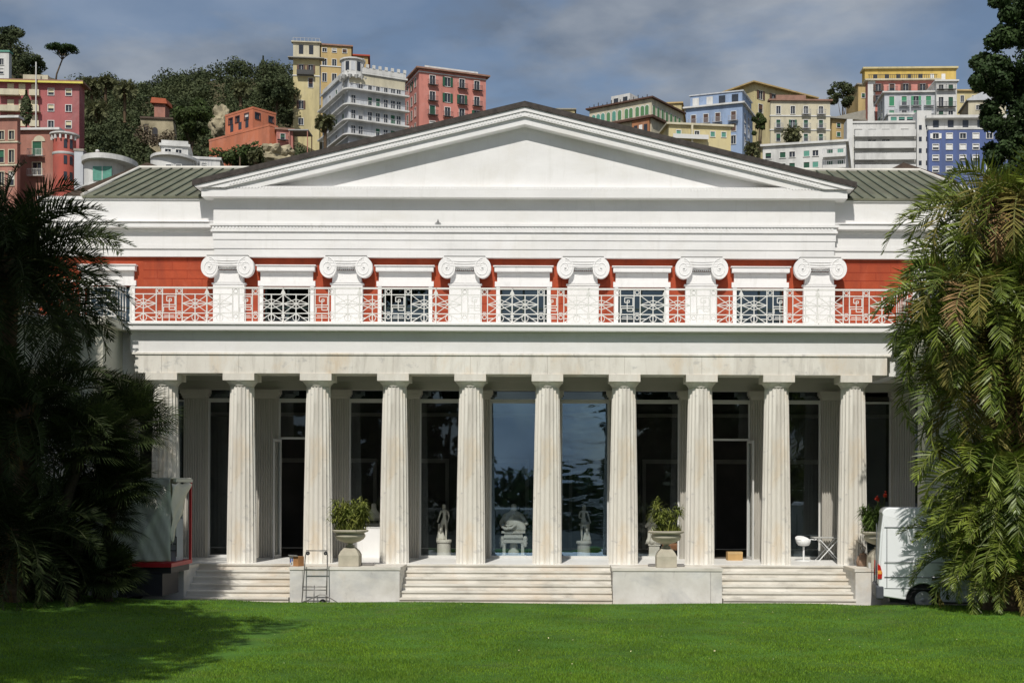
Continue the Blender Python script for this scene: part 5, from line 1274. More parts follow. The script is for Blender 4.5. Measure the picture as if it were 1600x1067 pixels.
m = MB(); m.box(W - 5, W - .3, -.5, -.002, H - 11, H - 4.61); bw = obj('brown_bay', m, col('brown_render', 190, 120, 65), o)
for k in range(3): m = MB(); m.box(W - 4.4 + k * 1.35, W - 3.5 + k * 1.35, -.56, -.501, H - 8.2, H - 5.9); obj('window', m, WBL if k == 1 else PANE, bw)
m = MB(); m.box(W * .32, W * .62, 1, 5, H + .36, H + 2.6); ph = obj('penthouse', m, WHT, o)
for f_ in (.4, .55): m = MB(); m.box(W * f_ - .6, W * f_ + .6, .9, .999, H + .8, H + 1.9); obj('window', m, PANE, ph)
m = MB()
for k in range(14): m.tube([(W * k / 14, .1, H + .36), (W * k / 14, .1, H + .9 + .5 * ((k * 7) % 3) / 2)], .12, 6)
obj('roof_pots', m, DRAIL, o)
# small yellow annexes behind it
bld('small yellow roof house right behind the green-arched block', (1065, 162), 200, 285, -8, 1040, YEL, [(170, 176)], [1050], corner='R', side=1072, ww=5, ov=.4, rcol=OCH, name='yellow_house', cat='house')
o, W, D, H, s_ = bld('low yellow house with a curved pale cornice just above the pediment slope', (1045, 195), 245, 200, 8, 1140, YEL, [(203, 211)], [1060, 1088, 1112, 1129], side=1025, ww=7, kind='pl', scol=TEAL, rcol=CREAM, ov=.5, ext=10, bcourse=((215, 1050, 1104, .9, .5),), rail=None, wins={(0, 2): 'cl', (0, 3): 'cl'}, name='yellow_house', cat='house')
m = MB(); m.box(W * .35, W * .38, -.6, -.003, H - 4, H + .3); obj('pilaster_strip', m, CREAM, o)
# light blue block
o, W, D, H, s_ = bld('light blue block with white window surrounds and a set-back top floor', (1160, 162), 245, 240, -20, 1070, LBL, [(173, 187), (192, 204), (211, 224)], [1082, 1102, 1121, 1146], corner='R', side=1174, ww=7, kind='pl', scol=BRS, scols=(.25, .6), bal=GRAIL, fcol=WHT, rcol=WHT, ov=.6, ext=12, wins={(0, 0): 'cl', (1, 3): 'cl'}, courses=())
m = MB(); m.box(.6, W - .3, 1.2, D, H + .36, H + 3.0); tp_ = obj('top_floor', m, LBL, o); m = MB(); m.box(.4, W, 1.0, D, H + 3.001, H + 3.25); obj('roof', m, GRY, tp_)
for f_ in (.15, .4, .62, .85): m = MB(); m.box(W * f_ - .7, W * f_ + .7, 1.1, 1.199, H + .5, H + 2.5); obj('window', m, WHT if f_ < .5 else PANE, tp_)
# yellow gabled block behind
o, W, D, H, s_ = bld('yellow block with a long low gable behind the light blue one', (1178, 131), 225, 285, 36, 1268, YEL, [(140, 153), (161, 174), (182, 194)], [1188, 1207, 1228, 1250], side=1136, ww=7, kind='sh', scol=BRS, roof='flat', rcol=OCH, ov=1.1, ext=12)
m = MB(); hx_ = W * .0
m.prism([(-D * .0 - 5.5, H + .2), (W + 1, H - .6), (W + 1, H + .4), (.3, H + 4.0), (-6.5, H + .6)], -.6, D); pass
m = MB(); m.prism([(-.1, H), (W, H - .3), (.3, H + 3.2)], -.61, -.6 + .0 - .05); pass
# cream block
o, W, D, H, s_ = bld('weathered cream block with four window bays, a palm in front', (1204, 158), 235, 250, 1, 1295, CREAM, [(166, 178), (187, 200), (209, 221)], [1216, 1238, 1258, 1281], side=1201, ww=6, kind='cl', scol=DG, bal=GRAIL, rcol=TERR, ov=.5, ext=12, courses=(181, 203), rowkinds=('pl', 'cl', 'bl'))
m = MB(); m.box(W * .1, W * .6, .5, 4, H + .36, H + 1.5); obj('roof_wall', m, TERR, o)
# brown terraced houses right of it
o, W, D, H, s_ = bld('ochre terraced house stepping up the slope behind the white modern block', (1300, 186), 225, 262, 14, 1356, OCH, [(192, 199), (206, 213)], [1310, 1322, 1334, 1346], ww=6, kind='pl', rcol=mat('grey_slab', (.3, .29, .25), .8), ov=.8, ext=12, depth=8)
m = MB(); m.prism([(0, H + .36), (W, H + .36), (W, H + 3.0)], .2, 6); obj('sloping_roof', m, mat('grey_slab', (.3, .29, .25), .8), o, fix=True)
bld('small ochre house between the round tree and the tall yellow-topped block', (1341, 133), 185, 290, 5, 1356, OCH, [(146, 153)], [1348], ww=5, ov=.4, name='ochre_house', cat='house')
# tall yellow-topped pink block
o, W, D, H, s_ = bld('large pink block whose top storey is deep yellow', (1356, 127), 215, 262, -2, 1462, PNK, [(132, 143), (150, 160)], [1372, 1393, 1414, 1440], side=1350, ww=8, kind='sh', scol=BRS, bal=DRAIL, rcol=CREAM, ov=.7, ext=12, wins={(1, 1): None, (1, 2): None, (1, 3): None})
ex = 32 / s_
m = MB(); m.box(-.4, W + ex, 1.5, D + 2, H + .36, H + 3.2); yt = obj('yellow_storey', m, col('deep_yellow_render', 240, 200, 60), o); m = MB(); m.box(-.9, W + ex + .4, 1.0, D + 2, H + 3.201, H + 3.6); obj('roof', m, YEL, yt)
for k in range(7): m = MB(); m.box(1.6 + k * 2.6, 2.5 + k * 2.6, 1.42, 1.499, H + .4, H + 2.0); obj('window', m, WBL if k > 4 else PANE, yt)
m = MB(); x = .2
while x < W: m.box(x, x + .12, -.3, -.2, H + .36, H + 1.3); x += .45
m.box(0, W, -.32, -.18, H + 1.3, H + 1.38); obj('railing', m, DRAIL, o)
m = MB(); m.box(0, 1.7, -.06, -.002, -8, H); obj('pale_corner_strip', m, WHT, o)
bld('pale block with a glazed green bay below the yellow-topped building', (1382, 146), 215, 252, -3, 1462, GRY, [(151, 166), (173, 179)], [1393, 1412, 1430, 1449], side=1369, ww=8, kind='cl', scol=mat('mid_green_shutter', (.05, .25, .13), .6), bal=GRAIL, scols=(.4, .75), fcol=WHT, rcol=WHT, ov=.5, ext=12)
bld('narrow white building with grey-green shutters at the right end of the tall row', (1463, 128), 215, 250, -2, 1493, WHT, [(133, 140), (152, 167), (174, 180)], [1470, 1484], ww=7, kind='cl', scol=DG, bal=DRAIL, rcol=WHT, ov=.4, ext=12, depth=10, rowkinds=('pl', 'cl', 'pl'))
bld('deep yellow house peeping right of the narrow white building', (1494, 143), 200, 280, 0, 1532, YEL, [(150, 160), (170, 178)], [1503, 1520], ww=5, ov=.5, ext=12, name='yellow_house', cat='house', rcol=OCH)
bld('pale grey house with a shadowed gable beside the conifer', (1513, 158), 200, 262, -6, 1570, CREAM, [(165, 172)], [1528, 1545], ww=6, roof='gable', ridge=2.5, hipx=.5, rcol=GRY, ov=.4, name='gabled_house', cat='house')
# white modern flats with long balconies
o, W, D, H, s_ = bld('white modern flats with long horizontal balconies', (1330, 193), 275, 195, -2, 1428, WHT, [(202, 211), (219, 230), (238, 248), (256, 266)], [1341, 1362, 1383, 1412], side=1325, ww=12, kind='pl', fcol=WHT, rcol=WHT, ov=.2, ext=10, bcourse=((214, 1334, 1427, 1.2, .9), (232, 1334, 1427, 1.2, .9), (250, 1334, 1427, 1.2, .9), (268, 1334, 1427, 1.2, .9)), wins={(0, 0): 'cl', (0, 2): 'cl', (0, 1): 'cl', (1, 3): 'cl', (2, 1): 'cl', (3, 3): 'cl'}, scol=WBL)
m = MB(); m.box(W, W + 22 / s_, -1.4, D, -10, H + 1.8); tw = obj('stair_tower', m, WHT, o)
for py in (197, 215, 233, 252):
    for dx_ in (5, 16): v = H - (py - 190) / s_; m = MB(); m.box(W + dx_ / s_ - .25, W + dx_ / s_ + .25, -1.45, -1.401, v - .8, v); obj('window', m, PANE, tw)
m = MB(); m.box(-1.0, -.002, -1.4, D, -10, H + .35); obj('end_wall', m, WHT, o)
bld('low white pavilion with teal blinds on top of the modern flats', (1388, 180), 200, 203, -2, 1428, WHT, [(183, 189)], [1396, 1408, 1420], ww=9, kind='cl', scol=TEAL, rcol=WHT, ov=.2, depth=5, name='roof_pavilion')
# blue block
o, W, D, H, s_ = bld('bright blue block with white-framed windows beside the palm', (1451, 203), 285, 192, -2, 1600, BLU, [(209, 217), (226, 234), (243, 251), (261, 269)], [1462, 1483, 1504, 1524, 1545, 1566], ww=9, kind='bl', scol=WBL, fcol=WHT, rcol=WHT, ov=.1, ext=10, depth=10, wins={(0, 2): 'pl', (0, 3): 'pl', (2, 1): 'pl', (0, 0): 'cl', (1, 0): 'cl', (1, 1): 'cl', (1, 2): 'cl', (3, 0): 'cl'})
m = MB(); m.box(0, W, 1.0, D, H + .36, H + 2.1); aw = obj('attic_storey', m, WHT, o); m = MB(); m.box(-.4, W, .0, D, H + 2.101, H + 2.6); obj('roof', m, WHT, aw)
for k in range(6): m = MB(); m.box(1 + k * 2.6, 2 + k * 2.6, .9, .999, H + .5, H + 1.9); obj('window', m, PANE, aw)
# long low white building with green shutters
o, W, D, H, s_ = bld('low white building with teal and dark shutters above the green roof', (1322, 222), 280, 175, -14, 1190, WHT, [(232, 241), (250, 259)], [1199, 1222, 1237, 1260, 1274, 1297, 1313], corner='R', side=1326, ww=8, kind='cl', scol=DG, rcol=WHT, ov=.4, ext=10, depth=8, wins={(0, 3): 'cl'}, fcol=WHT, bcourse=((244, 1286, 1322, 1.2, .3), (262, 1286, 1322, 1.2, .3)), rail=GRAIL)
for (px, py) in ((1260, 232), (1274, 250), (1313, 232)):
    u = W * (1 - (1322 - px) / (1322 - 1190)); v = H - (py + 9 - 222) / s_; m = MB(); m.box(u - .5, u + .5, -.03, .12, v, v + .95); obj('shutter', m, TEAL, o)

# retaining wall with two arches, rocks, hut
q = P(250, 188, 215); t = thing('arched_retaining_wall', 'beige retaining wall with two dark arches in the wood', 'wall', (q.x, q.y, 0), R(8)); s_ = sc(215)
ROCK = mat('tuff_rock', (.46, .40, .27), .95, 0, .4, .8, 1.5, col2=(.16, .14, .09), detail=10)
m = MB(); m.prism([(-29 / s_, q.z), (-27 / s_, q.z - 2), (-21 / s_, q.z - 3.2), (-15 / s_, q.z - 5.4), (-6 / s_, q.z - 6.2), (8 / s_, q.z - 8), (22 / s_, q.z - 8), (22 / s_, q.z - 2), (20 / s_, q.z)], -.6, 3); obj('masonry', m, ROCK, t)
for (dx_, w_, h_, zo) in ((-20 / s_, .8, 1.6, -2.6), (-7 / s_, 1.1, 3.0, -4.6)):
    m = MB(); m.prism([(dx_ - w_ / 2, q.z + zo), (dx_ + w_ / 2, q.z + zo)] + [(dx_ + w_ / 2 * math.cos(a), q.z + zo + h_ - w_ / 2 + w_ / 2 * math.sin(a)) for a in np.linspace(0, math.pi, 8)], -.65, -.601); obj('arch', m, BLK, t)
m = MB(); m.box(-29 / s_, 21 / s_, -.9, 3, q.z + .002, q.z + .35); obj('coping', m, BRTILE, t)
BOXES.append((228, 256, 184, 203, 214))
def rock(label, px, py, Y, w_, h_, seed):
    q = P(px, py, Y); r = np.random.default_rng(seed); bm = bmesh.new(); bmesh.ops.create_icosphere(bm, subdivisions=4, radius=1)
    from mathutils import noise
    for v in bm.verts:
        n_ = noise.fractal(v.co * 1.8 + Vector((seed, 0, 0)), 1.0, 2.0, 5); v.co *= 1 + .38 * n_; v.co.x *= w_; v.co.y *= w_ * .8; v.co.z *= h_
    me = bpy.data.meshes.new('cliff_rock'); bm.to_mesh(me); bm.free(); me.materials.append(ROCK)
    tag(link('cliff_rock', me, None, q), label, 'rock'); BOXES.append((px - 12, px + 12, py - 20, py + 20, Y - 3))
rock('bare beige cliff rock left of the orange house', 343, 192, 222, 2.2, 3.1, 3)
rock('low yellowish rock beneath the orange house', 425, 248, 178, 4, 2.2, 6)
q = P(250, 156, 250); t = thing('tile_roofed_hut', 'small hut with an orange tiled roof half sunk in the wood', 'hut', (q.x, q.y, 0)); 
m = MB(); m.box(-1.2, 1.2, -.2, 3, q.z - 5, q.z - .8); obj('wall', m, BRK, t); m = MB(); m.prism([(-1.9, q.z - .9), (1.8, q.z - 1.1), (1.5, q.z), (-1.6, q.z + .3)], -.8, 3.5); obj('roof', m, mat('orange_tile', lin(190, 105, 75, .75), .85), t)
BOXES.append((238, 262, 150, 172, 249))
BOXES.append((128, 212, 118, 176, 236))
# ---------------- broadleaf trees and woodland ----------------
rgl = np.random.default_rng(11)
def leaf_quads(C, Nn, s, rg=rgl, asp=0.6):
    n = len(C); r = rg.normal(size=(n, 3)); u = np.cross(Nn, r); u /= np.linalg.norm(u, axis=1)[:, None] + 1e-9; v = np.cross(Nn, u); v /= np.linalg.norm(v, axis=1)[:, None] + 1e-9
    ss = (s * (0.6 + 0.8 * rg.random(n)))[:, None]; V = np.zeros((n, 4, 3))
    V[:, 0] = C - u * ss; V[:, 1] = C + v * ss * asp + u * ss * .1; V[:, 2] = C + u * ss; V[:, 3] = C - v * ss * asp - u * ss * .15
    return V
def clump(c, r, n, s, rg=rgl, flat=0.75, shell=.55):
    d = rg.normal(size=(n, 3)); d /= np.linalg.norm(d, axis=1)[:, None]
    rad = (shell + (1 - shell) * rg.random(n))[:, None]; r = np.array(r) if hasattr(r, '__len__') else np.array((r, r, r * flat))
    C = np.array(c) + d * rad * r; nn = d + rg.normal(size=(n, 3)) * .55
    return leaf_quads(C, nn, s, rg)
def crown_pts(c, R3, k, rg=rgl):
    d = rg.normal(size=(k, 3)); d /= np.linalg.norm(d, axis=1)[:, None]
    return np.array(c) + d * np.array(R3) * (0.45 + .5 * rg.random(k))[:, None]
def leafmat(n, c, c2=None, isl=.4, tr=.2): return mat(n, c, .65, .3, .8, island=isl, trans=tr, col2=c2, spec=.2)
EVG = mat('evergreen_oak_leaf', (.088, .102, .045), .7, 0, .13, island=.35, trans=.12, col2=(.034, .05, .022), spec=.15); MIDG = leafmat('mid_green_leaf', (.065, .095, .025), (.04, .06, .02)); OLV = mat('olive_green_leaf', (.15, .135, .065), .7, 0, .15, island=.35, trans=.12, col2=(.055, .072, .03), spec=.15); BROWNL = leafmat('bare_brush', (.13, .10, .065), (.07, .055, .035), .3, .0)
BARK = mat('bark', (.10, .075, .05), .95, .3, 3, .5, 12)
def tree(label, base, c, R3, k, cr, n, s, lm, trunk=.3, cat='tree', group=None, name='broadleaf_tree', seed=None, limbs=5):
    rg = np.random.default_rng(seed if seed is not None else int(abs(c[0] * 31 + c[2] * 7)))
    base = Vector(base); t = thing(name, label, cat, base, group=group)
    cl = np.array(c) - np.array(base); pts = crown_pts(cl, R3, k, rg)
    V = np.concatenate([clump(p, cr * (.7 + .6 * rg.random()), n, s, rg) for p in pts])
    link('crown', polymesh('crown', V, 4, lm), t)
    m = MB(); top = Vector(cl); m.tube([(0, 0, -.5), (top.x * .3, top.y * .3, top.z * .35), (top.x * .7, top.y * .7, top.z * .75), tuple(top)], [trunk * 1.3, trunk, trunk * .8, trunk * .4], 8)
    for i in range(min(limbs, k)):
        p = Vector(pts[i]); a = Vector((top.x * .6, top.y * .6, top.z * .6)); m.tube([tuple(a), tuple((a + p) / 2 + Vector((0, 0, -.05 * top.z))), tuple(p)], [trunk * .5, trunk * .3, trunk * .12], 6)
    obj('trunk', m, BARK, t, smooth=True); return t
# woodland on the hill
def blocked(px, py, Y, r):
    for (a, b, t_, bb, yb) in BOXES:
        if Y < yb + 2 and a - r < px < b + r and py - r < bb - 6 and py + r > t_: return True
    return False
rg = np.random.default_rng(5)
def wood(n, pr, yr, rad, q, s, hmul=1.0):
    Vs = []
    for i in range(n):
        Y = rg.uniform(*yr); px = rg.uniform(*pr); x = XC + (px - VX) / sc(Y); r_ = rg.uniform(*rad); z = float(terr(np.array(x), np.array(Y))); zc = z + r_ * .8 * hmul
        py = VY - (zc - EZ) * sc(Y)
        if blocked(px, py, Y, r_ * sc(Y)): continue
        for j in range(3):
            o3 = rg.normal(size=3) * r_ * .35; Vs.append(clump((x + o3[0], Y + o3[1], zc + o3[2] * .6), r_ * rg.uniform(.5, .8), q // 3, s, rg))
    return np.concatenate(Vs)
V = np.concatenate([wood(420, (120, 490), (215, 335), (2.6, 4.6), 330, .32), wood(70, (-60, 42), (230, 335), (3, 5), 330, .32)])
tag(link('evergreen_woodland', polymesh('evergreen_woodland', V, 4, EVG)), 'dark evergreen wood covering the upper left hillside', 'woodland', kind='stuff')
V = np.concatenate([wood(240, (-20, 520), (110, 220), (1.6, 3.0), 180, .30)])
tag(link('mixed_scrub', polymesh('mixed_scrub', V, 4, OLV)), 'olive and green scrub on the slope below the wood', 'scrub', kind='stuff')
V = np.concatenate([clump((P(px, py, 207).x, 207, P(px, py, 207).z), 1.7, 150, .24, rg) for px, py in ((222, 212), (232, 218), (243, 220), (254, 219), (264, 214), (226, 204))] + [wood(55, (150, 330), (150, 222), (2.2, 3.6), 190, .24), wood(26, (470, 540), (180, 225), (2.0, 3.2), 190, .24)])
tag(link('bare_brushwood', polymesh('bare_brushwood', V, 4, BROWNL)), 'greyish bare brushwood between the wood and the white houses', 'brushwood', kind='stuff')
V = np.concatenate([wood(170, (860, 1620), (120, 330), (1.8, 3.4), 170, .34), wood(60, (500, 900), (150, 300), (1.8, 3.2), 150, .34), wood(150, (1600, 2300), (60, 300), (2.2, 4.2), 150, .4), wood(110, (-600, -20), (60, 300), (2.2, 4.2), 150, .4)])
tag(link('garden_greenery', polymesh('garden_greenery', V, 4, MIDG)), 'green garden growth between the houses on the right hill', 'greenery', kind='stuff')

def ftree(label, px, py, rpx, rpy, Y, lm, k=14, n=170, base_py=None, name='broadleaf_tree', cat='tree', s=None):
    c = P(px, py, Y); q = sc(Y); zb = float(terr(np.array(c.x), np.array(Y)));
    if zb > c.z - .5: zb = c.z - rpy / q - 1
    tree(label, (c.x, Y, zb), tuple(c), (rpx / q, rpx / q, rpy / q), k, rpx / q * .38, n, s or .30, lm, trunk=.25, name=name, cat=cat, seed=int(px))
ftree('big rounded dark tree between the cream block and the yellow-topped building', 1317, 150, 22, 20, 285, EVG)
ftree('dense mid-green tree left of the orange house', 300, 185, 30, 38, 208, MIDG, 20, 260)
ftree('dark tree crown on the skyline at the far left edge', 14, 72, 24, 30, 300, EVG, 18, 220)
ftree('bushy tree on the skyline behind the rose-red block', 52, 103, 22, 13, 290, EVG, 14, 200)
ftree('dark tree at the right edge of the wood beside the yellow tower', 432, 140, 34, 30, 258, EVG, 20, 260)
ftree('small green tree between the light blue and cream blocks', 1187, 195, 12, 26, 236, MIDG, 12, 150)
ftree('leafy bush beside the ochre terraced house', 1345, 205, 12, 16, 245, EVG, 8, 120)
ftree('green hedge bush in front of the orange house', 375, 243, 40, 9, 165, MIDG, 16, 160)
# cypresses
def cypress(label, px, pyt, pyb, w_, Y, lm=EVG):
    b = P(px, pyb, Y); h = (pyb - pyt) / sc(Y); t = thing('cypress_tree', label, 'tree', b); rg = np.random.default_rng(int(px)); n = 1400
    f_ = rg.random(n) ** .8; a = rg.random(n) * 6.283; rr = w_ / sc(Y) / 2 * (np.sin(np.clip(f_ * 1.05 + .08, 0, 1) * math.pi) ** .6) * (.7 + .4 * rg.random(n))
    C = np.stack([rr * np.cos(a), rr * np.sin(a), f_ * h], 1); nn = np.stack([np.cos(a), np.sin(a), .4 + 0 * a], 1) + rg.normal(size=(n, 3)) * .4
    link('crown', polymesh('crown', leaf_quads(C, nn, .22, rg), 4, lm), t); m = MB(); m.tube([(0, 0, -4), (0, 0, h * .8)], [.2, .06], 6); obj('trunk', m, BARK, t)
cypress('dark cypress in front of the rose-red block', 41, 142, 195, 17, 190)
cypress('pointed conifer on the skyline left of the yellow tower', 411, 88, 135, 16, 290)
# umbrella pine
b = P(85, 125, 300); t = thing('umbrella_pine', 'umbrella pine with a flat crown alone on the skyline', 'tree', b); q = sc(300)
m = MB(); m.tube([(0, 0, -3), (.6, 0, 1.5), (2.0, 0, 5.2)], [.3, .22, .18], 8)
for dx_, dz in ((-1.5, 7.2), (.2, 7.6), (2.4, 7.8), (4.2, 7.2), (1.2, 6.8)): m.tube([(2.0, 0, 5.2), (1.6 + dx_ * .4, 0, 6.4), (dx_ + 1, 0, dz)], [.14, .1, .05], 6)
obj('trunk', m, BARK, t, smooth=True)
rg = np.random.default_rng(8); V = []
for k in range(26):
    a = rg.uniform(0, 6.28); rr = rg.uniform(0, 1) ** .5; V.append(clump((2.1 + 3.6 * rr * math.cos(a), 3.6 * rr * math.sin(a), 7.9 + .8 * (1 - rr)), (1.3, 1.3, .7), 150, .22, rg))
link('crown', polymesh('crown', np.concatenate(V), 4, leafmat('pine_needle', (.04, .075, .022), (.02, .04, .014))), t)

# ---------------- palms ----------------
def frond(base, az, el, Ln, droop, rg, leaf=.45, nl=44, w_=.014, twist=0.0, curl=0.0):
    """returns leaflet quads and rachis points"""
    n = 16; p = np.array(base, float); e = el; pts = [p.copy()]; tn = []
    a = az
    for i in range(n):
        d = np.array([math.cos(a) * math.cos(e), math.sin(a) * math.cos(e), math.sin(e)]); tn.append(d); p = p + d * Ln / n; pts.append(p.copy()); e -= droop / n * (0.4 + 1.2 * i / n); a += curl / n
    tn.append(tn[-1]); pts = np.array(pts); tn = np.array(tn); V = []
    t_ = np.repeat(np.linspace(.16, 1.0, nl), 2) + rg.normal(0, .004, nl * 2); t_ = np.clip(t_, 0, .999); sd_ = np.tile([-1, 1], nl)
    idx = (t_ * n).astype(int); fr = (t_ * n - idx)[:, None]; B = pts[idx] * (1 - fr) + pts[np.minimum(idx + 1, n)] * fr; T = tn[idx]
    up = np.array([0, 0, 1.0]); side = np.cross(T, up); side /= np.linalg.norm(side, axis=1)[:, None] + 1e-9; nrm = np.cross(side, T)
    if twist: side = side * math.cos(twist) + nrm * math.sin(twist); nrm = np.cross(side, T)
    ll = leaf * (np.sin(np.clip(t_ * .9 + .12, 0, 1) * math.pi) ** .55 * .85 + .2) * (.85 + .3 * rg.random(nl * 2))
    fwd = (.28 + .7 * t_)[:, None] + rg.normal(0, .08, (nl * 2, 1)); D = side * sd_[:, None] * (1.0 - .35 * t_)[:, None] + T * fwd + nrm * (.38 + rg.normal(0, .2, (nl * 2, 1))); D /= np.linalg.norm(D, axis=1)[:, None]
    M = B + D * ll[:, None] * .55; D2 = D - np.array([0, 0, .16]) * (1 + .4 * rg.random((nl * 2, 1))); D2 /= np.linalg.norm(D2, axis=1)[:, None]; E_ = M + D2 * ll[:, None] * .5
    wv = np.cross(D, nrm + rg.normal(0, .35, (nl * 2, 3))); wv /= np.linalg.norm(wv, axis=1)[:, None] + 1e-9; wv *= w_
    Q = np.zeros((nl * 2, 2, 4, 3)); Q[:, 0, 0] = B - wv * .6; Q[:, 0, 1] = B + wv * .6; Q[:, 0, 2] = M + wv; Q[:, 0, 3] = M - wv
    Q[:, 1, 0] = M - wv; Q[:, 1, 1] = M + wv; Q[:, 1, 2] = E_ + wv * .12; Q[:, 1, 3] = E_ - wv * .12
    return Q.reshape(-1, 4, 3), pts
PALM = mat('date_palm_leaflet', (.215, .26, .036), .42, .3, .9, island=.5, trans=.22, col2=(.055, .095, .018), spec=.45); PALMD = leafmat('palm_leaflet_old', (.24, .20, .05), (.16, .15, .04), .35, .25); PALMB = leafmat('palm_leaflet_dead', (.32, .20, .09), (.22, .14, .07), .3, .15)
RACH = mat('palm_rachis', (.16, .17, .05), .6, .2); PTR = mat('palm_trunk', (.13, .09, .055), .95, .35, 5, .6, 14)
PALML = leafmat('palm_leaflet_painted_shade', (.042, .06, .015), (.022, .034, .01), .35, .2)  # darker copy of the palm leaf, shade put into its colour
XT = []
def date_palm(label, base, ctr, nf, Ln, seed, extra=(), lm=PALM, el=(-.7, 1.35), leaf=.45, azr=None, dead=3, old=5, name='date_palm', tr=.34, group=None, droop=(1.0, 2.0), nl=40, w_=.014):
    rg = np.random.default_rng(seed); t = thing(name, label, 'palm', base, group=group); c = Vector(ctr) - Vector(base); Q = {0: [], 1: [], 2: []}; rm = MB()
    for i in range(nf):
        f_ = i / nf; az = i * 2.39996 + rg.normal(0, .15)
        if azr: az = rg.uniform(*azr)
        e = el[1] + (el[0] - el[1]) * f_ ** .85 + rg.normal(0, .08); L_ = Ln * rg.uniform(.85, 1.1) * (.75 + .25 * math.sin(min(1, f_ * 2 + .3) * 1.5))
        b = (c.x + .12 * math.cos(az), c.y + .12 * math.sin(az), c.z - .25 * f_)
        kind = 2 if i >= nf - dead else (1 if i >= nf - dead - old else 0)
        q, pts = frond(b, az, e, L_, rg.uniform(*droop), rg, leaf, nl, w_, rg.normal(0, .6), rg.normal(0, .5))
        Q[kind].append(q); rm.tube([tuple(p) for p in pts[::2]], [.028 - .022 * k / (len(pts[::2]) - 1) for k in range(len(pts[::2]))], 5, cap=False)
    for (az, e, L_, dr, kd) in extra:
        q, pts = frond((c.x, c.y - .15, c.z - .1), R(az), e, L_, dr, rg, leaf, nl, w_, 0, 0); Q[kd].append(q); rm.tube([tuple(p) for p in pts[::2]], .02, 5, cap=False)
    for k, nm, mm_ in ((0, 'crown', lm), (1, 'yellowing_fronds', PALMD), (2, 'dead_fronds', PALMB)):
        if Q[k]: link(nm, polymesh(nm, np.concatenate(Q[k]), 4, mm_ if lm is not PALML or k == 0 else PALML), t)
    obj('frond_ribs', rm, RACH if lm is PALM else mat('dark_rachis', (.06, .07, .025), .6), t, smooth=True)
    m = MB(); h = c.z; pr_ = [(tr * 1.2, -.3)]; k = 0; zz_ = 0
    while zz_ < h: pr_ += [(tr * 1.0, zz_), (tr * 1.12, zz_ + .1)]; zz_ += .14
    pr_ += [(tr * 1.25, h - .25), (tr * .5, h + .1)]
    if h > .3:
        mb_ = MB().lathe(pr_, n=20); mb_.v = [(v[0] + c.x * max(0, v[2]) / h, v[1] + c.y * max(0, v[2]) / h, v[2]) for v in mb_.v]; obj('trunk', mb_, PTR, t)
    # old leaf bases under the crown
    V = []
    for k in range(60):
        a = rg.uniform(0, 6.28); z0 = h - rg.uniform(0, min(1.6, h)); d = Vector((math.cos(a), math.sin(a), 0)); s_ = Vector((-d.y, d.x, 0)) * .05; d = d.copy(); off_ = Vector((c.x, c.y, 0)) * (z0 / h); b0 = off_ + d * tr + Vector((0, 0, z0)); b1 = off_ + d * (tr + .16) + Vector((0, 0, z0 + .3)); V += [b0 - s_, b0 + s_, b1 + s_ * .5, b1 - s_ * .5]
    if h > 1: link('leaf_bases', polymesh('leaf_bases', [tuple(v) for v in V], 4, PALMB), t)
    return t
def G(px, Y, z=0.05): return (XX(px, Y), Y, z)
def atp(px, py, Y): q = P(px, py, Y); return (q.x, q.y, q.z)
# right-hand palms
date_palm('tall date palm on the right with drooping green and brown fronds', G(1600, -5.2), atp(1598, 340, -5.2), 84, 3.4, 21, el=(-.7, 1.1), leaf=.52, extra=((-140, .5, 3.0, 2.9, 2), (-128, .35, 3.0, 2.8, 2), (-148, .3, 2.7, 2.6, 2), (-115, .5, 3.6, 2.9, 1), (-135, .7, 3.8, 2.9, 1), (-155, .5, 3.9, 2.7, 1), (-125, .2, 2.6, 2.4, 2)), old=12, dead=6, tr=.3, droop=(1.6, 2.6), w_=.02)
date_palm('middle date palm on the right, its lower fronds over the van', G(1575, -5.4), atp(1568, 560, -5.4), 72, 3.1, 22, leaf=.5, extra=((-120, .4, 3.0, 2.6, 1), (-140, .6, 3.2, 2.7, 1), (-100, .5, 2.8, 2.6, 1)), old=10, dead=3, tr=.22, droop=(1.6, 2.8), w_=.02)
date_palm('leaning date palm between the tall and the middle ones on the right', G(1600, -5.9), atp(1532, 470, -5.9), 60, 2.8, 28, leaf=.5, extra=((-125, .5, 2.8, 2.8, 2), (-145, .6, 3.0, 2.8, 1), (-110, .6, 3.0, 2.8, 1)), old=10, dead=3, tr=.16, droop=(1.7, 2.8), w_=.019)
date_palm('dense young date palm behind the van corner fronds', G(1580, -5.8), atp(1580, 735, -5.8), 60, 2.7, 29, leaf=.48, old=6, dead=2, tr=.18, droop=(1.6, 2.6), w_=.019)
date_palm('short bushy date palm at the foot of the right-hand group', G(1545, -5.6), atp(1552, 850, -5.6), 80, 2.1, 23, el=(-.3, 1.3), old=3, dead=1, tr=.15, leaf=.36)
date_palm('date palm at the right edge of the lawn with bright low fronds', G(1612, -6.2), atp(1615, 800, -6.2), 80, 2.4, 24, el=(-.5, 1.3), old=4, dead=2, tr=.2, leaf=.38)
# left-hand palms in shade
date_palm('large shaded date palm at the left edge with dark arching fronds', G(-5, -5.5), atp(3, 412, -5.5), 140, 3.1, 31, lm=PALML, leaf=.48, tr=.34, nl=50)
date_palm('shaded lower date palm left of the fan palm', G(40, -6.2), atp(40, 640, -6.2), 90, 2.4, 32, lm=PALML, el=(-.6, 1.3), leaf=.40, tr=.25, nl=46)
date_palm('low dark palm at the bottom left on the lawn edge', G(20, -6.8), atp(25, 830, -6.8), 80, 2.2, 33, lm=PALML, el=(-.5, 1.3), leaf=.40, tr=.2)
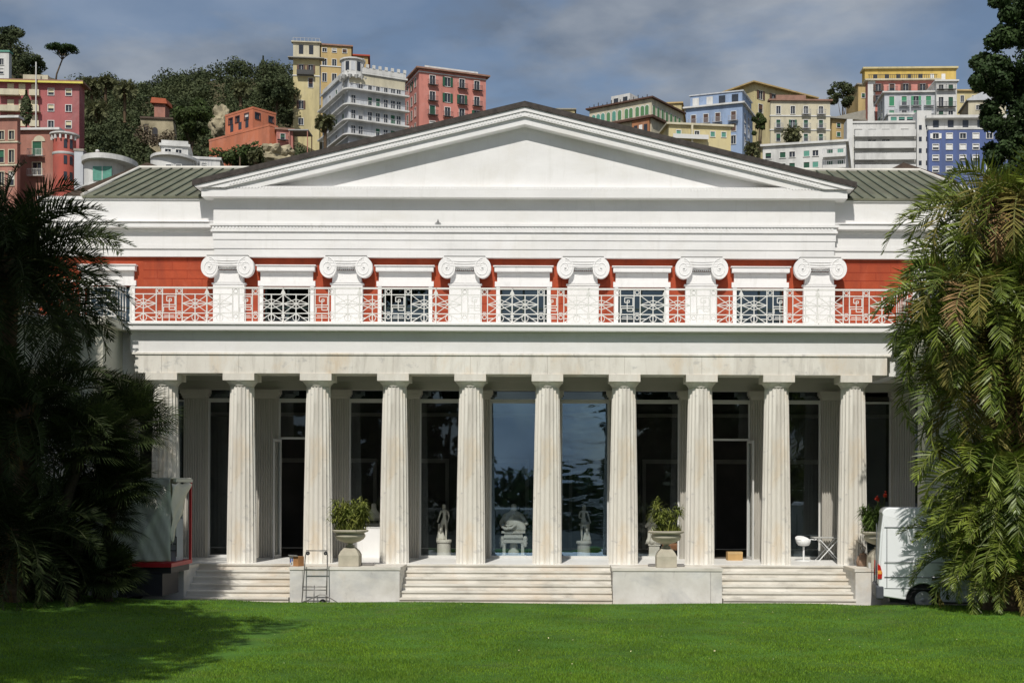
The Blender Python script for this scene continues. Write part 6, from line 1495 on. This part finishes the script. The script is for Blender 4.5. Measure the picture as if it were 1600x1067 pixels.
# fan palms
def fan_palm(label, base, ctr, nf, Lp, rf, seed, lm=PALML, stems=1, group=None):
    rg = np.random.default_rng(seed); t = thing('fan_palm', label, 'palm', base, group=group); c = Vector(ctr) - Vector(base); V = []; rm = MB()
    for i in range(nf):
        az = i * 2.39996; el = 1.3 - 1.9 * (i / nf); L_ = Lp * rg.uniform(.7, 1.1); d = np.array([math.cos(az) * math.cos(el), math.sin(az) * math.cos(el), math.sin(el)]); b = np.array([c.x, c.y, c.z]); h = b + d * L_ + np.array([0, 0, -.1 * L_]); rm.tube([tuple(b), tuple((b + h) / 2 + np.array([0, 0, .04])), tuple(h)], .012, 5, cap=False)
        side = np.cross(d, [0, 0, 1]); side /= np.linalg.norm(side) + 1e-9; nr = np.cross(side, d); tl = rg.normal(0, .3); side = side * math.cos(tl) + nr * math.sin(tl); nr = np.cross(side, d)
        for k in range(30):
            a = R(-118 + 236 * k / 29) + rg.normal(0, .02); dd = d * math.cos(a) + side * math.sin(a) + nr * (.15 - .12 * abs(math.sin(a))); dd /= np.linalg.norm(dd); l_ = rf * (1 - .25 * abs(a) / 2.1) * rg.uniform(.9, 1.08)
            wv = np.cross(dd, nr); wv /= np.linalg.norm(wv) + 1e-9; wv *= .016; m1 = h + dd * l_ * .6; e1 = h + dd * l_ + np.array([0, 0, -.16 * l_])
            V += [h, h + wv * .1, m1 + wv, m1 - wv, m1 - wv, m1 + wv, e1 + wv * .1, e1 - wv * .1]
    link('crown', polymesh('crown', np.array(V), 4, lm), t); obj('petioles', rm, mat('dark_rachis', (.06, .07, .025), .6), t)
    m = MB(); m.tube([(0, 0, -.3), (c.x * .2, 0, c.z * .4), (c.x * .7, c.y * .6, c.z * .8), tuple(c)], [.14, .11, .12, .13], 12); obj('trunk', m, mat('dark_fibrous_trunk', (.05, .038, .025), .95, .3, 6, .6, 20), t); return t
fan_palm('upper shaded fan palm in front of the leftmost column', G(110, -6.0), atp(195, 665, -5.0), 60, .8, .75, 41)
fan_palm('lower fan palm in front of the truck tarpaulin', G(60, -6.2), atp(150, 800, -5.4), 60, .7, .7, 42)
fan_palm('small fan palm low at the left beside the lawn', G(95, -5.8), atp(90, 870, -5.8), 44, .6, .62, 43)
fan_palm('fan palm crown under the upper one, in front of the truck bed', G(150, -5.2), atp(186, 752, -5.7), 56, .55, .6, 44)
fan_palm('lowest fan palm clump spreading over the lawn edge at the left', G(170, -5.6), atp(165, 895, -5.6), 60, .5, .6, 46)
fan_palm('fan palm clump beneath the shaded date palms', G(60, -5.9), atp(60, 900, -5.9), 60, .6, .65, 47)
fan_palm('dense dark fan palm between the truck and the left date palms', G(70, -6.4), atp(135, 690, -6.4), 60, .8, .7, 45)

# far palms on the hill
def far_palm(label, px, pyc, pyb, Lpx, Y, seed, nf=40, group='palms on the hillside'):
    q = sc(Y); date_palm(label, tuple(P(px, pyb, Y)), tuple(P(px, pyc, Y)), nf, Lpx / q, seed, lm=leafmat('far_palm_leaf', (.17, .175, .08), (.09, .10, .05)), leaf=Lpx / q * .28, dead=0, old=0, tr=.3, nl=16, w_=.09, droop=(1.2, 2.2), group=group)
far_palm('slender fan-topped palm on the skyline right of the rose-red block', 165, 128, 172, 15, 250, 51)
far_palm('thick palm left of the slender one on the hill', 143, 135, 175, 20, 245, 52)
far_palm('spreading palm right of the slender one on the hill', 195, 140, 190, 22, 242, 53)
far_palm('broad low palm below the three skyline palms', 150, 172, 190, 24, 225, 54)
far_palm('pale palm in the middle of the dark wood', 376, 140, 165, 17, 240, 55)
far_palm('palm with a dark crown before the cream block', 1237, 208, 228, 19, 232, 56)
far_palm('small palm at the foot of the light blue block', 1176, 232, 250, 16, 205, 57)
far_palm('palm below the ornate grey and white block', 508, 190, 235, 18, 215, 58)
far_palm('little palm in the garden under the orange house', 400, 243, 256, 14, 160, 59)

# ---------------- conifer at top right ----------------
t = thing('conifer', 'dark dense conifer reaching down from the top right corner', 'tree', G(1700, -3.0, 0.0))
b = Vector(t.location); rg = np.random.default_rng(77); V = []
NEED = leafmat('conifer_needle', (.045, .075, .022), (.022, .042, .014), .35, .1)
cl_ = [(1535, 105, 22), (1560, 60, 28), (1528, 130, 18), (1555, 145, 28), (1548, 185, 24), (1575, 110, 34), (1590, 165, 38), (1580, 20, 26), (1600, 60, 40), (1585, 215, 30), (1565, -5, 18), (1610, 130, 45), (1568, 225, 22), (1560, 250, 22), (1578, 280, 30), (1605, 250, 40), (1640, 60, 60), (1660, 160, 70), (1650, 260, 60), (1700, 100, 90), (1640, -40, 60), (1700, -30, 80), (1700, 250, 80)]
for (px, py, rp) in cl_:
    for k in range(5):
        Yk = -3.0 + rg.normal(0, .5); c = P(px + rg.normal(0, rp * .35), py + rg.normal(0, rp * .35), Yk) - b; V.append(clump(tuple(c), rp / 57 * .62, 420, .055, rg, .8, .5))
link('crown', polymesh('crown', np.concatenate(V), 4, NEED), t)
m = MB(); m.tube([(0, 0, 0), (0, 0, 8), (-.3, 0, 17)], [.4, .3, .15], 10)
for (px, py, rp) in cl_[:15:2]:
    e_ = P(px, py, -3.0) - b; m.tube([(0, 0, e_.z - .8), (e_.x * .5, 0, e_.z - .5), tuple(e_)], [.12, .08, .03], 6)
obj('trunk', m, BARK, t, smooth=True)

# ---------------- garden trees behind and beside the camera (they shade the lawn and show in the glass) ----------------
OAK = leafmat('garden_oak_leaf', (.05, .08, .02), (.03, .05, .015))
def bigtree(label, x, y, zc, rx, rz, k, n, seed, s=.16): tree(label, (x, y, 0), (x, y, zc), (rx, rx, rz), k, rx * .30, n, s, OAK, trunk=.45, seed=seed, group='large garden trees outside the picture')
tree('tall holm oak left of the camera shading the left palms', (-17.5, -16, 0), (-14.9, -13.6, 15.2), (4.3, 6.4, 3.4), 80, 1.6, 520, .17, OAK, trunk=.5, seed=61, group='large garden trees outside the picture')
tree('holm oak nearer the camera shading the left of the lawn', (-16.5, -25, 0), (-12.4, -24, 14.5), (7.2, 6.4, 3.0), 70, 1.5, 380, .17, OAK, trunk=.5, seed=62, group='large garden trees outside the picture')
for i, (x, y) in enumerate(((-22, -66), (-13.5, -64), (12.2, -60), (8.6, -72), (17, -66), (25, -64), (-34, -70), (-9.5, -80))):
    bigtree('broad garden tree number %s behind the camera' % ('one two three four five six seven eight'.split()[i]), x, y, 8.0, 4.2, 6.5, 40, 160, 70 + i, .3)
V = np.concatenate([clump((x + rg.normal(0, .4), -41 + rg.normal(0, .6), .75), 1.15, 120, .16, rg) for x in np.arange(-40, 40, .8)])  # unseen row of shrubs added so the glass reflects dark low down
tag(link('added_shrubs', polymesh('added_shrubs', V, 4, OAK)), 'unseen low shrubs added behind the camera to darken the glass reflections', 'shrubs', kind='stuff')
V = np.concatenate([clump((x + rg.normal(0, 2), -150 + rg.normal(0, 5), 2.0), (5, 5, 4), 160, .9, rg) for x in np.arange(-120, 120, 4)])  # unseen trees added to block the bright horizon in the reflections
tag(link('added_tree_belt', polymesh('added_tree_belt', V, 4, OAK)), 'unseen belt of trees added behind the camera to cover the reflected horizon', 'woodland', kind='stuff')
